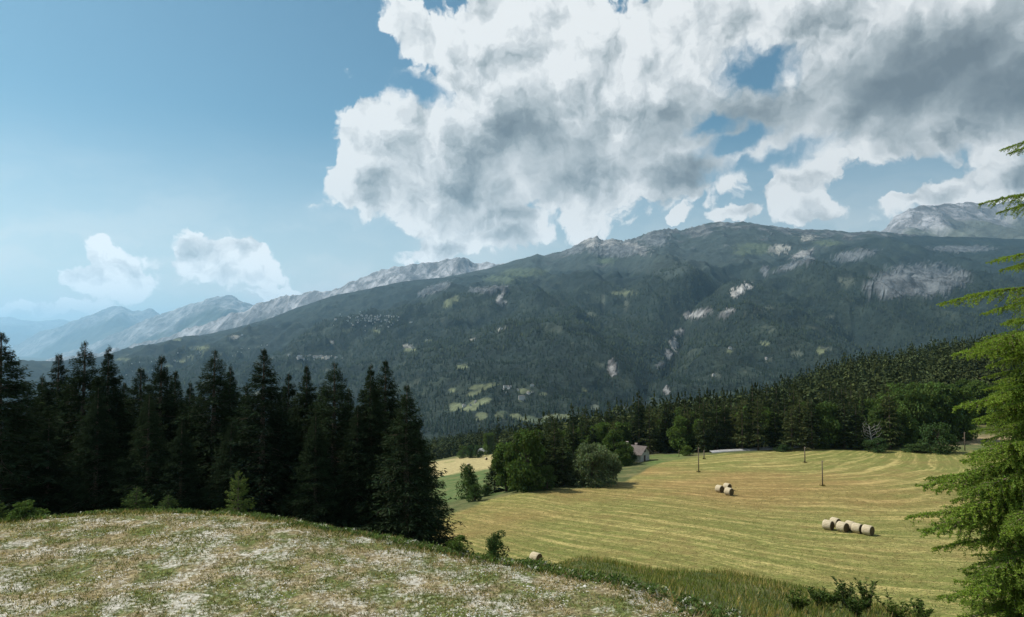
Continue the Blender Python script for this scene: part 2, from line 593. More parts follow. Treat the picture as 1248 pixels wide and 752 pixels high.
def foliage(name, base, var=0.35, trans=0.25, hue=(1.5, 1.15, 0.7)):
    """leaf material: per-leaf shade comes from the mesh, per-tree shade from the object"""
    m, T, out = mat_new(name)
    oi = T.new('ShaderNodeObjectInfo')
    c = T.mix(1.0, base, attr(T, 'Col'), 'MULTIPLY')
    c2 = T.mix(T.math('MULTIPLY', oi.outputs['Random'], 0.45), c, T.vmath('MULTIPLY', c, hue))
    k = T.math('ADD', 1 - var / 2, T.math('MULTIPLY', oi.outputs['Random'], var))
    c2 = T.vmath('SCALE', c2, scale=k)
    d = T.new('ShaderNodeBsdfDiffuse'); T.l.new(c2, d.inputs[0])
    t = T.new('ShaderNodeBsdfTranslucent'); T.l.new(T.vmath('MULTIPLY', c2, (1.25, 1.3, 0.6)), t.inputs[0])
    mx = T.new('ShaderNodeMixShader'); mx.inputs[0].default_value = trans
    T.l.new(d.outputs[0], mx.inputs[1]); T.l.new(t.outputs[0], mx.inputs[2])
    T.l.new(mx.outputs[0], out.inputs[0])
    return m


def simple(name, col, scale=3.0, amt=0.3, rough=0.9, spec=0.2, bumpd=0.0):
    m, T, out = mat_new(name)
    tc = T.new('ShaderNodeTexCoord')
    n = T.noise(tc.outputs['Object'], scale, 5, 0.6)
    c = T.mix(T.ramp(n, 0.3, 0.7), tuple(x * (1 - amt) for x in col), tuple(min(1, x * (1 + amt)) for x in col))
    principled(T, out, c, rough, spec, bump(T, n, 0.6, bumpd) if bumpd else None)
    return m


M_SPRUCE = foliage('spruce_needles', (0.024, 0.037, 0.021), 0.3, 0.10, (1.15, 1.08, 0.85))
M_YOUNG = foliage('young_spruce_needles', (0.075, 0.115, 0.042), 0.3, 0.25)
M_WOODS = foliage('wood_conifer_needles', (0.036, 0.052, 0.024), 0.7, 0.12, (1.5, 1.2, 0.7))
M_PINE = foliage('pine_needles', (0.062, 0.080, 0.034), 0.5, 0.15)
M_LEAF = foliage('broad_leaves', (0.070, 0.110, 0.034), 0.5, 0.3, (1.2, 1.05, 0.8))
M_WILLOW = foliage('willow_leaves', (0.115, 0.150, 0.078), 0.3, 0.25, (1.05, 1.0, 0.9))
M_SHRUB = foliage('shrub_leaves', (0.07, 0.115, 0.035), 0.4, 0.3)
M_LARCH = foliage('larch_needles', (0.19, 0.27, 0.052), 0.3, 0.35, (1.15, 1.08, 0.8))
M_GRASS = foliage('grass_blades', (1.0, 1.0, 1.0), 0.0, 0.3)
M_FAR = foliage('far_tree_foliage', (1.0, 1.0, 1.0), 0.0, 0.0)
M_BARK = simple('bark', (0.105, 0.08, 0.06), 6, 0.4, bumpd=0.03)
M_TWIG = simple('larch_twig_bark', (0.13, 0.10, 0.07), 8, 0.3)
M_DEAD = simple('bleached_wood', (0.30, 0.285, 0.25), 3, 0.25)
M_STONE = simple('pale_stone', (0.50, 0.48, 0.43), 5, 0.3)
M_POLE = simple('weathered_pole_wood', (0.13, 0.10, 0.075), 6, 0.3)
M_PORC = simple('insulator', (0.30, 0.24, 0.2), 6, 0.1, 0.3, 0.5)


def mat_ground():
    m, T, out = mat_new('meadow_and_field')
    geo = T.new('ShaderNodeNewGeometry')
    P = geo.outputs['Position']
    base = attr(T, 'Col')
    W = T.new('ShaderNodeSeparateColor'); T.l.new(attr(T, 'W'), W.inputs[0])
    ST = T.new('ShaderNodeSeparateColor'); T.l.new(attr(T, 'ST'), ST.inputs[0])
    S, Tt, brown = ST.outputs[0], ST.outputs[1], ST.outputs[2]
    # mown field: streaks that run along T and alternate across S
    s1 = T.noise(T.xyz(T.math('MULTIPLY', T.math('ADD', S, T.math('MULTIPLY', T.noise(P, 0.030, 2), 14.0)), 0.55), T.math('MULTIPLY', Tt, 0.020)), 1.0, 5, 0.6, 0.4)
    s2 = T.noise(T.xyz(T.math('MULTIPLY', S, 2.4), T.math('MULTIPLY', Tt, 0.07)), 1.0, 4, 0.65, 0.3)
    big = T.noise(P, 0.035, 4, 0.55)
    mid = T.noise(P, 0.30, 5, 0.65)
    fine = T.noise(P, 2.4, 4, 0.7)
    row = T.math('SINE', T.math('ADD', T.math('MULTIPLY', S, 1.65), T.math('MULTIPLY', T.noise(P, 0.05, 2), 9.0)))
    # the cut swathes: a bright line of straw every few metres
    straw = T.math('ADD', T.math('ADD', T.math('MULTIPLY', s1, 0.72), T.math('MULTIPLY', s2, 0.42)),
                   T.math('ADD', T.math('MULTIPLY', row, 0.026), T.math('MULTIPLY', fine, 0.30)))
    straw = T.math('ADD', straw, T.math('MULTIPLY', T.math('SUBTRACT', mid, 0.5), 0.35))
    straw = T.ramp(straw, 0.66, 0.92)
    greenf = T.ramp(T.math('ADD', T.math('MULTIPLY', big, 0.55), T.math('MULTIPLY', mid, 0.55)), 0.37, 0.59)
    gcol = T.mix(fine, (0.065, 0.092, 0.018), (0.20, 0.215, 0.055))
    dry = T.mix(fine, (0.150, 0.100, 0.034), (0.31, 0.205, 0.075))
    under = T.mix(T.math('MULTIPLY', greenf, T.math('SUBTRACT', 1.0, T.math('MULTIPLY', brown, 0.92))), T.mix(brown, (0.20, 0.160, 0.055), dry), gcol)
    under = T.mix(0.20, under, T.mix(mid, (0.08, 0.06, 0.02), (0.24, 0.20, 0.08)))
    scol = T.mix(brown, (0.40, 0.325, 0.125), (0.44, 0.305, 0.125))
    fcol = T.mix(T.math('MULTIPLY', straw, T.math('ADD', 0.92, T.math('MULTIPLY', brown, -0.2))), under, scol)
    sp_ = T.noise(T.vmath('MULTIPLY', P, (0.8, 1.0, 1.0)), 1.1, 6, 0.72)
    fcol = T.vmath('SCALE', fcol, scale=T.ramp(sp_, 0.33, 0.67, 0.78, 1.22))
    # knoll: thin turf, dead grass and pale gravel
    k1 = T.noise(P, 0.42, 6, 0.66)
    k2 = T.noise(P, 0.9, 7, 0.68, 0.2)
    k3 = T.noise(P, 6.5, 5, 0.75)
    white = T.ramp(T.math('ADD', T.math('ADD', T.math('MULTIPLY', k1, 0.5), T.math('MULTIPLY', k2, 0.55)), T.math('MULTIPLY', k3, 0.42)), 0.715, 0.87)
    kg = T.mix(T.ramp(T.noise(P, 0.7, 6, 0.62, 0.2), 0.40, 0.58), (0.23, 0.185, 0.10), (0.100, 0.120, 0.034))
    kg = T.mix(T.ramp(k3, 0.38, 0.66), T.vmath('SCALE', kg, scale=0.5), T.vmath('SCALE', kg, scale=1.55))
    kw = T.mix(T.ramp(k3, 0.35, 0.65), (0.30, 0.275, 0.22), (0.52, 0.495, 0.43))
    kcol = T.mix(white, kg, kw)
    # everything else
    oth = T.mix(T.ramp(T.noise(P, 0.6, 5, 0.7), 0.3, 0.7), T.vmath('SCALE', base, scale=0.72), T.vmath('SCALE', base, scale=1.28))
    oth = T.mix(T.ramp(T.noise(P, 0.16, 6, 0.7), 0.42, 0.70, 0.0, 0.55), oth, (0.23, 0.19, 0.085))
    c = T.mix(W.outputs[1], oth, fcol)
    c = T.mix(W.outputs[0], c, kcol)
    h = T.math('ADD', T.math('MULTIPLY', fine, 0.5), T.math('MULTIPLY', k3, 0.25))
    h = T.math('ADD', h, T.math('MULTIPLY', straw, 0.4))
    principled(T, out, c, 0.95, 0.1, bump(T, h, 0.7, 0.16))
    return m


def mat_mountain(name='mountain_forest_and_rock', sc=1.0):
    m, T, out = mat_new(name)
    geo = T.new('ShaderNodeNewGeometry')
    P = geo.outputs['Position']
    base = attr(T, 'Col')
    W = T.new('ShaderNodeSeparateColor'); T.l.new(attr(T, 'W'), W.inputs[0])
    n1 = T.noise(P, 0.006 * sc, 6, 0.7)
    n2 = T.noise(P, 0.035 * sc, 4, 0.7)
    c = T.mix(T.ramp(n1, 0.3, 0.7), T.vmath('SCALE', base, scale=0.68), T.vmath('SCALE', base, scale=1.32))
    c = T.mix(T.ramp(n2, 0.32, 0.68), T.vmath('SCALE', c, scale=0.78), T.vmath('SCALE', c, scale=1.22))
    # strata and couloirs in bare rock
    st = T.noise(T.vmath('MULTIPLY', P, (1.0, 0.5, 0.35)), 0.012 * sc, 7, 0.72, 0.6)
    rk = T.mix(T.ramp(st, 0.40, 0.62), T.vmath('SCALE', base, scale=0.45), T.vmath('SCALE', base, scale=1.35))
    c = T.mix(W.outputs[0], c, rk)
    h = T.math('ADD', T.math('MULTIPLY', n1, 1.0), T.math('MULTIPLY', n2, 0.35))
    h = T.math('ADD', h, T.math('MULTIPLY', T.math('MULTIPLY', st, W.outputs[0]), 1.2))
    principled(T, out, c, 0.95, 0.1, bump(T, h, 1.0, 34.0 / sc))
    return m


M_GROUND = mat_ground()
M_MOUNT = mat_mountain()
M_MFAR = mat_mountain('distant_mountain_rock', 0.45)


# ------------------------------------------------------------------ terrain sheets
def grid_faces(nr, nc, wrap=False):
    i = np.arange(nr - 1)[:, None]; j = np.arange(nc if wrap else nc - 1)[None, :]
    j2 = (j + 1) % nc
    return np.stack([i * nc + j, i * nc + j2, (i + 1) * nc + j2, (i + 1) * nc + j], -1).reshape(-1, 4)


# patches of bare rock, scree and meadow on the far slope: (u, v, half width, half height, tilt, kind)
PATCH = [
    (1120, 342, 64, 21, 3, 'grey'), (1085, 352, 26, 12, 0, 'grey'), (1041, 311, 28, 6, 8, 'grey'), (964, 324, 20, 4, 18, 'grey'), (985, 314, 9, 5, 0, 'grey'), (977, 310, 14, 4, 20, 'rock'),
    (903, 354, 15, 5, 24, 'white'), (896, 357, 6, 5, 0, 'white'), (849, 383, 19, 5, 10, 'rock'), (885, 381, 12, 4, 20, 'rock'), (925, 379, 18, 4, 12, 'scrub'),
    (932, 330, 6, 7, 0, 'grey'), (1172, 303, 40, 4, 0, 'grey'), (1030, 342, 14, 6, 0, 'scrub'),
    (740, 297, 22, 6, -10, 'rock'), (772, 302, 20, 7, -12, 'rock'), (722, 296, 14, 7, 0, 'rock'), (750, 306, 30, 8, 0, 'grey'), (800, 293, 16, 8, 0, 'grey'), (700, 304, 14, 5, 15, 'grey'),
    (822, 420, 5, 9, 20, 'rock'), (815, 432, 4, 8, 20, 'rock'), (806, 445, 5, 5, 0, 'grey'), (746, 448, 6, 10, 0, 'rock'), (813, 476, 4, 5, 0, 'rock'), (830, 405, 6, 4, 0, 'rock'),
    (612, 360, 12, 3, 50, 'rock'), (603, 352, 18, 4, 5, 'grey'), (585, 354, 14, 4, 0, 'grey'), (610, 369, 7, 3, 0, 'rock'), (530, 352, 22, 5, 20, 'grey'), (760, 357, 14, 3, 0, 'meadow'),
    (735, 370, 3, 9, 0, 'scrub'), (763, 372, 3, 8, 0, 'scrub'), (720, 384, 6, 3, 0, 'scrub'),
    (926, 303, 34, 7, -4, 'green'), (905, 308, 14, 4, 0, 'green'), (1010, 296, 18, 4, -3, 'green'), (950, 304, 14, 6, 0, 'scree'), (985, 290, 9, 4, 0, 'scree'),
    (612, 341, 24, 5, -5, 'alp'), (640, 332, 30, 6, 0, 'alp'), (550, 368, 12, 5, 35, 'meadow'), (740, 318, 14, 4, 0, 'alp'),
    (583, 491, 15, 4, 14, 'meadow'), (572, 497, 13, 4, 10, 'meadow'), (553, 497, 5, 4, 0, 'meadow'), (561, 496, 16, 3, -10, 'meadow'), (556, 493, 8, 3, 0, 'meadow'),
    (590, 472, 17, 4, 12, 'meadow'), (552, 476, 5, 3, 0, 'meadow'), (578, 479, 10, 3, 20, 'meadow'), (563, 447, 8, 4, 0, 'meadow'), (637, 476, 8, 3, 0, 'meadow'), (636, 486, 5, 3, 0, 'meadow'),
    (680, 508, 22, 3.5, 0, 'meadow'), (650, 512, 20, 5, -10, 'green'), (632, 509, 12, 4, -15, 'meadow'), (587, 507, 10, 5, 35, 'meadow'), (612, 503, 8, 3, 0, 'green'), (608, 507, 7, 3, 0, 'meadow'),
    (712, 476, 5, 2, 0, 'meadow'), (662, 480, 5, 2, 0, 'meadow'), (500, 426, 9, 3, 0, 'meadow'), (497, 422, 6, 2, 0, 'scree'), (521, 415, 5, 2, 0, 'meadow'), (612, 402, 5, 2, 0, 'scree'), (577, 414, 4, 2, 0, 'scree'),
    (245, 424, 13, 3, 3, 'meadow'), (225, 440, 14, 2, 5, 'meadow'), (203, 446, 8, 2, 5, 'meadow'), (240, 434, 16, 2, 10, 'meadow'), (216, 414, 6, 2, 0, 'meadow'), (286, 411, 6, 2, 0, 'scree'),
    (425, 403, 8, 2.5, 12, 'meadow'), (458, 404, 6, 2, 0, 'meadow'), (394, 436, 10, 2, 5, 'scree'), (404, 417, 3, 2, 0, 'scree'), (150, 438, 10, 2, 0, 'meadow'), (175, 452, 10, 3, 0, 'meadow'),
    (1008, 425, 8, 2.5, -8, 'scrub'), (970, 431, 9, 3, -8, 'scrub'), (1000, 428, 4, 3, 0, 'meadow'), (932, 419, 7, 2, 0, 'meadow'), (888, 428, 6, 2, 0, 'meadow'), (937, 438, 5, 3, 0, 'scrub'), (872, 458, 7, 3, 0, 'scrub'),
    (835, 492, 12, 4, 0, 'green'), (805, 494, 8, 3, 0, 'green'), (870, 486, 4, 2, 0, 'meadow'), (1012, 386, 7, 2.5, 0, 'scrub'), (890, 425, 5, 2, 0, 'scrub'), (758, 500, 12, 5, 20, 'scrub'), (725, 496, 9, 4, 40, 'scrub'),
]
KCOL = dict(grey=(0.135, 0.145, 0.15), rock=(0.27, 0.265, 0.255), white=(0.50, 0.48, 0.45), scrub=(0.07, 0.08, 0.06), scree=(0.34, 0.33, 0.29),
            green=(0.070, 0.088, 0.052), meadow=(0.115, 0.13, 0.07), alp=(0.065, 0.085, 0.05))


def patch_masks(u, v, x, y):
    jit = fbm(x / 55, y / 80, 4, 91, 0.65)
    out = []
    for (cu, cv, a, b, tilt, kind) in PATCH:
        du, dv = u - cu, v - cv
        m = (np.abs(du) < a * 1.8 + 6) & (np.abs(dv) < (a * 0.9 + b * 1.8) + 6)
        if not m.any():
            continue
        c, s = math.cos(radians(tilt)), math.sin(radians(tilt))
        p = (du[m] * c - dv[m] * s) / a; q = (du[m] * s + dv[m] * c) / b
        d = np.sqrt(p * p + q * q) + jit[m] * (0.75 if a < 30 else 0.42)
        out.append((m, 1 - sstep(d, 0.72, 1.08), kind))
    return out


def build_mountain():
    fine = np.radians(np.arange(-41, 43.01, 0.105))
    sa = np.tan(fine)
    nr = 330
    # rows spread so that the rows look evenly spaced from the meadow
    aa = np.linspace(-0.06, 1.10, nr)
    S_, A_ = np.meshgrid(sa, aa)
    R = np.interp(S_, RU, RD); T0 = np.interp(S_, TU, TD)
    w = np.maximum(A_, 0) ** 1.55
    Y = T0 + (R - T0) * np.where(A_ > 0, np.where(A_ > 1, A_ ** 1.0 * 1.0, w), A_ * 1.2)
    X = S_ * Y
    Z = Mz(X, Y)
    u, v = uv_of(X, Y, Z)
    rel = (Y - T0) / (R - T0)
    n = fbm(X / 700, Y / 900, 5, 80)
    n2 = fbm(X / 140, Y / 190, 5, 85, 0.65)
    forest = np.array([0.014, 0.022, 0.018]); forest2 = np.array([0.027, 0.037, 0.026])
    alp = np.array([0.036, 0.047, 0.040]); rock = np.array([0.20, 0.20, 0.20])
    C = forest + (forest2 - forest) * sstep(n2 + 0.4 * n, -0.3, 0.7)[..., None]
    # small clearings, more of them lower down on the left
    clear = sstep(n2 * 0.8 + fbm(X / 60, Y / 90, 4, 88, 0.7) * 0.5 - 0.42 * (1 - sstep(u, 100, 500) * 0.0) - 0.10 * sstep(v, 330, 300), 0.12, 0.22)
    low = sstep(v, 372, 400) * (1 - 0.65 * sstep(u, 300, 560)) * 1.2
    C = C + (np.array([0.11, 0.118, 0.085]) - C) * (clear * (0.18 + 0.45 * low))[..., None]
    # the tree line: meadows and grey slopes above it
    tl_v = np.interp(u, [400, 540, 620, 680, 760, 820, 870, 930, 1000, 1060, 1248], [300, 338, 333, 330, 330, 338, 325, 318, 312, 290, 280])
    al = sstep(tl_v - v + n2 * 5, -1.5, 1.5) * sstep(u, 480, 560)
    C = C + (alp * (1 + 0.35 * n2[..., None]) - C) * al[..., None]
    rk = sstep(fbm(X / 260, Y / 260, 5, 99) + sstep(rel, 0.8, 1.0) * 0.9, 0.55, 0.9) * al * sstep(u, 640, 720)
    C = C + (rock * 0.8 - C) * (rk * 0.7)[..., None]
    Wr = rk.copy()
    for (m, f, kind) in patch_masks(u, v, X, Y):
        C[m] = C[m] + (np.array(KCOL[kind]) - C[m]) * f[..., None]
        if kind in ('grey', 'rock', 'white', 'scree'):
            Wr[m] = np.maximum(Wr[m], f)
    # jagged crest where the rock stands bare
    crest = sstep(rel, 0.90, 1.0) * sstep(u, 695, 715) * (1 - sstep(u, 850, 880))
    Z = Z + crest * np.abs(fbm(X / 70, Y / 400, 4, 101)) * 45
    Z = Z + Wr * fbm(X / 60, Y / 60, 4, 103) * 16
    nR, nC = X.shape
    W = np.stack([Wr, Wr * 0, Wr * 0], -1)
    me = mesh_np('mountainside', np.stack([X, Y, Z], -1).reshape(-1, 3), grid_faces(nR, nC), M_MOUNT,
                 C.reshape(-1, 3), True, extra={'W': W.reshape(-1, 3)})
    o = link('mountainside', me)
    tag(o, 'long dark forested mountainside rising across the valley', kind='structure')


def ridge_range(name, label, sil, D, front, k, amp, col, veg, base_cut, seed, nr=90, back=1.0):
    s_, t_ = table(sil)
    su = np.linspace(s_[0], s_[-1], int((s_[-1] - s_[0]) / 0.0022))
    a = np.linspace(0, 1 + 0.25 * back, nr)
    S_, A_ = np.meshgrid(su, a)
    Y = D - front * (1 - A_)
    X = S_ * Y
    # height by the true direction of the crest point
    zr = np.interp(S_, s_, t_) * D
    prof = np.where(A_ <= 1, -(1 - A_) * front * k * (0.8 + 0.4 * A_), -(A_ - 1) * front * 1.4 * k)
    Z = zr + prof
    env = np.sin(pi * np.clip(A_, 0, 1) * 0.9) + 0.04
    sc = D / 13000.0
    Z = Z + env * (ridged(X / (900 * sc) + 11, Y / (3500 * sc), 6, seed) - 0.3) * amp
    Z = Z + fbm(X / (200 * sc), Y / (350 * sc), 5, seed + 7, 0.6) * amp * 0.12
    n = fbm(X / (700 * sc), Y / (900 * sc), 5, seed + 20) + ridged(X / (500 * sc), Y / (2600 * sc), 4, seed + 30) * 0.5
    vz = Z - (zr - base_cut)
    f = sstep(vz / base_cut + n * 0.35, 0.35, 0.75)
    C = np.array(veg) + (np.array(col) - np.array(veg)) * f[..., None]
    C = C * (0.85 + 0.5 * sstep(n, -0.2, 0.9))[..., None]
    W = np.stack([f, f * 0, f * 0], -1)
    me = mesh_np(name, np.stack([X, Y, Z], -1).reshape(-1, 3), grid_faces(*X.shape), M_MFAR, C.reshape(-1, 3), True, extra={'W': W.reshape(-1, 3)})
    tag(link(name, me), label, kind='structure')


def build_ranges():
    ridge_range('rocky_ridge', 'pale grey limestone ridge standing behind the forested slope',
                [(-60, 452), (60, 440), (150, 425), (185, 415), (215, 406), (250, 394), (285, 383), (310, 373), (330, 365), (348, 360), (372, 359), (392, 356), (405, 354),
                 (420, 349), (436, 342), (450, 336), (468, 329), (488, 325), (505, 322), (525, 320), (545, 317), (556, 315), (566, 318), (575, 322), (588, 319),
                 (600, 318), (612, 320), (625, 326), (660, 345), (760, 380)], 13000, 4200, 0.42, 330, (0.30, 0.30, 0.31), (0.05, 0.06, 0.045), 900, 200, 110)
    ridge_range('rocky_massif', 'bare grey summit plateau at the right end of the skyline',
                [(1020, 330), (1060, 296), (1078, 280), (1088, 268), (1096, 261), (1108, 253), (1120, 251), (1140, 249), (1165, 250), (1190, 249), (1215, 248),
                 (1235, 247), (1260, 248), (1320, 256), (1450, 275), (1700, 310)], 12500, 3200, 0.5, 260, (0.25, 0.25, 0.26), (0.10, 0.11, 0.09), 1100, 300, 90)
    ridge_range('distant_mountain', 'hazy blue pyramid peak beyond the rocky ridge',
                [(-120, 455), (0, 450), (50, 440), (100, 425), (140, 408), (165, 396), (195, 384), (215, 377), (235, 369), (250, 364), (262, 361), (275, 362), (285, 363),
                 (292, 367), (302, 371), (318, 378), (345, 392), (400, 420), (460, 440)], 23000, 6500, 0.30, 420, (0.22, 0.22, 0.22), (0.05, 0.065, 0.05), 1100, 400, 80)
    ridge_range('distant_mountain', 'pale blue peak fading into haze, left of the taller one',
                [(-400, 452), (-60, 440), (0, 428), (30, 415), (55, 403), (80, 396), (105, 385), (125, 378), (142, 373), (150, 373), (162, 379), (175, 380), (186, 378),
                 (196, 383), (220, 394), (260, 412), (330, 440)], 33000, 8000, 0.26, 500, (0.20, 0.20, 0.20), (0.06, 0.07, 0.06), 1200, 500, 70)
    ridge_range('distant_mountain', 'faintest ridge at the far left almost lost in haze',
                [(-700, 400), (-300, 392), (-100, 384), (-30, 389), (10, 387), (40, 391), (80, 390), (130, 398), (200, 412), (300, 430)], 50000, 12000, 0.2, 600,
                (0.20, 0.20, 0.20), (0.08, 0.08, 0.08), 1400, 600, 50)


def field_inside(x, y):
    """weight of the mown hay field"""
    u = 624 + FPX * x / np.maximum(y, 1)
    n = fbm(x / 9, y / 9, 3, 33) * 2.5
    far = np.interp(u, [500, 560, 600, 650, 700, 760, 790, 820, 860, 1000, 1100, 1170, 1300, 1500], [122, 134, 145, 149, 152, 164, 186, 205, 211, 214, 213, 206, 200, 200])
    return sstep(far + n - y, -1.5, 2.5) * sstep(x + n * 0.3, -22, -16)


def forest_mask(x, y):
    """where wood stands (plan)"""
    u = 624 + FPX * x / np.maximum(y, 1)
    near = np.interp(u, [480, 540, 560, 600, 625, 650, 700, 745, 800, 830, 870, 950, 1000, 1060, 1105, 1125, 1180, 1250, 1500],
                     [600, 600, 590, 560, 330, 235, 215, 215, 232, 224, 222, 222, 219, 217, 222, 250, 262, 250, 250])
    ok = y > near
    # clearing on the hill on the right
    ok &= ~((np.abs(u - 1185) < 22) & (np.abs(y - 390) < 30))
    return ok


def build_ground():
    fine = np.arange(-42, 42.01, 0.125)
    az = np.radians(np.concatenate([np.arange(-180, -42, 4.0), fine, np.arange(46, 180, 4.0)]))
    r1 = [3.0]
    while r1[-1] < 17: r1.append(r1[-1] * 1.04)
    while r1[-1] < 48: r1.append(r1[-1] * 1.0075)
    while r1[-1] < 230: r1.append(r1[-1] * 1.0082)
    while r1[-1] < 3200: r1.append(r1[-1] * 1.022)
    while r1[-1] < 60000: r1.append(r1[-1] * 1.25)
    r = np.array(r1)
    A_, R_ = np.meshgrid(az, r)
    X = R_ * np.sin(A_); Y = R_ * np.cos(A_)
    Z = G(X, Y)
    far = sstep(R_, 2300, 6500)
    Z = Z * (1 - far) + (-620.0) * far
    Z = Z - 90 * sstep(Y, 1500, 2400) * sstep(X / np.maximum(Y, 1), -1.2, -0.9)
    u, v = uv_of(X, Y, Z)
    sd = edge_sd(X, Y)
    jn = fbm(X / 2.2, Y / 2.2, 4, 12)
    knoll = 1 - sstep(sd + jn * 0.9, -0.5, 0.7)
    fld = field_inside(X, Y) * sstep(sd, 14, 24)
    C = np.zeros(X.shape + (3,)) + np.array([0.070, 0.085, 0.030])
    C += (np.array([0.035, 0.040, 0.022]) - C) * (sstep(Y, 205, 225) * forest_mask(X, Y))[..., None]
    def put(mask, col):
        C[...] = C + (np.array(col) - C) * mask[..., None]
    nn = fbm(X / 14, Y / 14, 3, 44)
    # green and tan fields beyond the bushes on the left
    left = 1 - sstep(u, 628, 640)
    put(sstep(Y, 150, 160) * (1 - sstep(Y + nn * 8, 395, 402)) * left * sstep(u, 430, 470), (0.070, 0.112, 0.034))
    put(sstep(Y + nn * 5, 396, 402) * (1 - sstep(Y + nn * 12, 560, 575)) * left * sstep(u, 430, 470), (0.36, 0.30, 0.145))
    put(sstep(nn, 0.2, 0.6) * sstep(Y, 520, 545) * (1 - sstep(Y, 560, 580)) * left, (0.16, 0.18, 0.06))
    # dry clearings at the right edge of the wood
    rt = sstep(u, 1088, 1100) * sstep(Y + nn * 4, 214, 218) * (1 - sstep(Y + nn * 5, 246, 254))
    put(rt * sstep(v, 530, 533), (0.28, 0.21, 0.12))
    put(sstep(u, 1085, 1095) * sstep(Y, 205, 209) * (1 - sstep(Y + nn * 3, 219, 222)) , (0.07, 0.10, 0.035))
    put(((np.abs(u - 1185) < 22) & (np.abs(Y - 390) < 30)) * 1.0, (0.15, 0.135, 0.06))
    # house lawn
    put(sstep(u, 785, 795) * (1 - sstep(u, 828, 846)) * sstep(Y, 186, 192) * (1 - sstep(Y, 224, 230)), (0.085, 0.125, 0.035))
    x, y = X, Y
    S = y + 1.576 * x - 0.00764 * x * x - 0.00388 * x * y
    Tt = x - 0.8 * y * 0 + 0.0 * x
    bx, by = hit(1010, 600)[0:2]
    brown = np.exp(-(((X - 52) / 42) ** 2 + ((Y - 150) / 24) ** 2) ** 1.2)
    brown = np.maximum(brown, np.exp(-(((X - 36) / 16) ** 2 + ((Y - 178) / 14) ** 2)) * 0.9)
    brown = np.maximum(brown, np.exp(-(((X + 4) / 14) ** 2 + ((Y - 124) / 16) ** 2)) * 0.75)
    brown = np.clip(brown + fbm(X / 20, Y / 9, 4, 61) * 0.45, 0, 1)
    ex = {'W': np.stack([knoll, fld * (1 - knoll), brown * 0], -1).reshape(-1, 3), 'ST': np.stack([S, Tt, brown], -1).reshape(-1, 3)}
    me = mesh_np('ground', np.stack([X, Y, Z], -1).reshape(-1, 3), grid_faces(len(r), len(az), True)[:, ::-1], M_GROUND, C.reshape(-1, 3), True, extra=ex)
    tag(link('ground', me), 'mown hay field, grassy knoll and valley ground', kind='structure')


build_ground()
build_mountain()
build_ranges()


# ------------------------------------------------------------------ foliage builders (arrays)
def blades(base, dirv, length, width, rng, droop=0.0, tri=False):
    """leaf shaped rhombi: base (N,3), unit direction (N,3)"""
    N = len(base)
    rnd = rng.normal(size=(N, 3))
    side = np.cross(dirv, rnd); side /= np.linalg.norm(side, axis=1)[:, None] + 1e-9
    L = np.asarray(length).reshape(-1, 1); Wd = np.asarray(width).reshape(-1, 1)
    tip = base + dirv * L; tip[:, 2] -= droop * L[:, 0]
    mid = base + dirv * L * 0.45
    a = mid + side * Wd * 0.5; b = mid - side * Wd * 0.5
    if tri:
        a = base + side * Wd * 0.5; b = base - side * Wd * 0.5
        V = np.stack([a, b, tip], 1).reshape(-1, 3)
        return V, np.arange(N * 3).reshape(-1, 3)
    V = np.stack([base, a, tip, b], 1).reshape(-1, 3)
    return V, np.arange(N * 4).reshape(-1, 4)


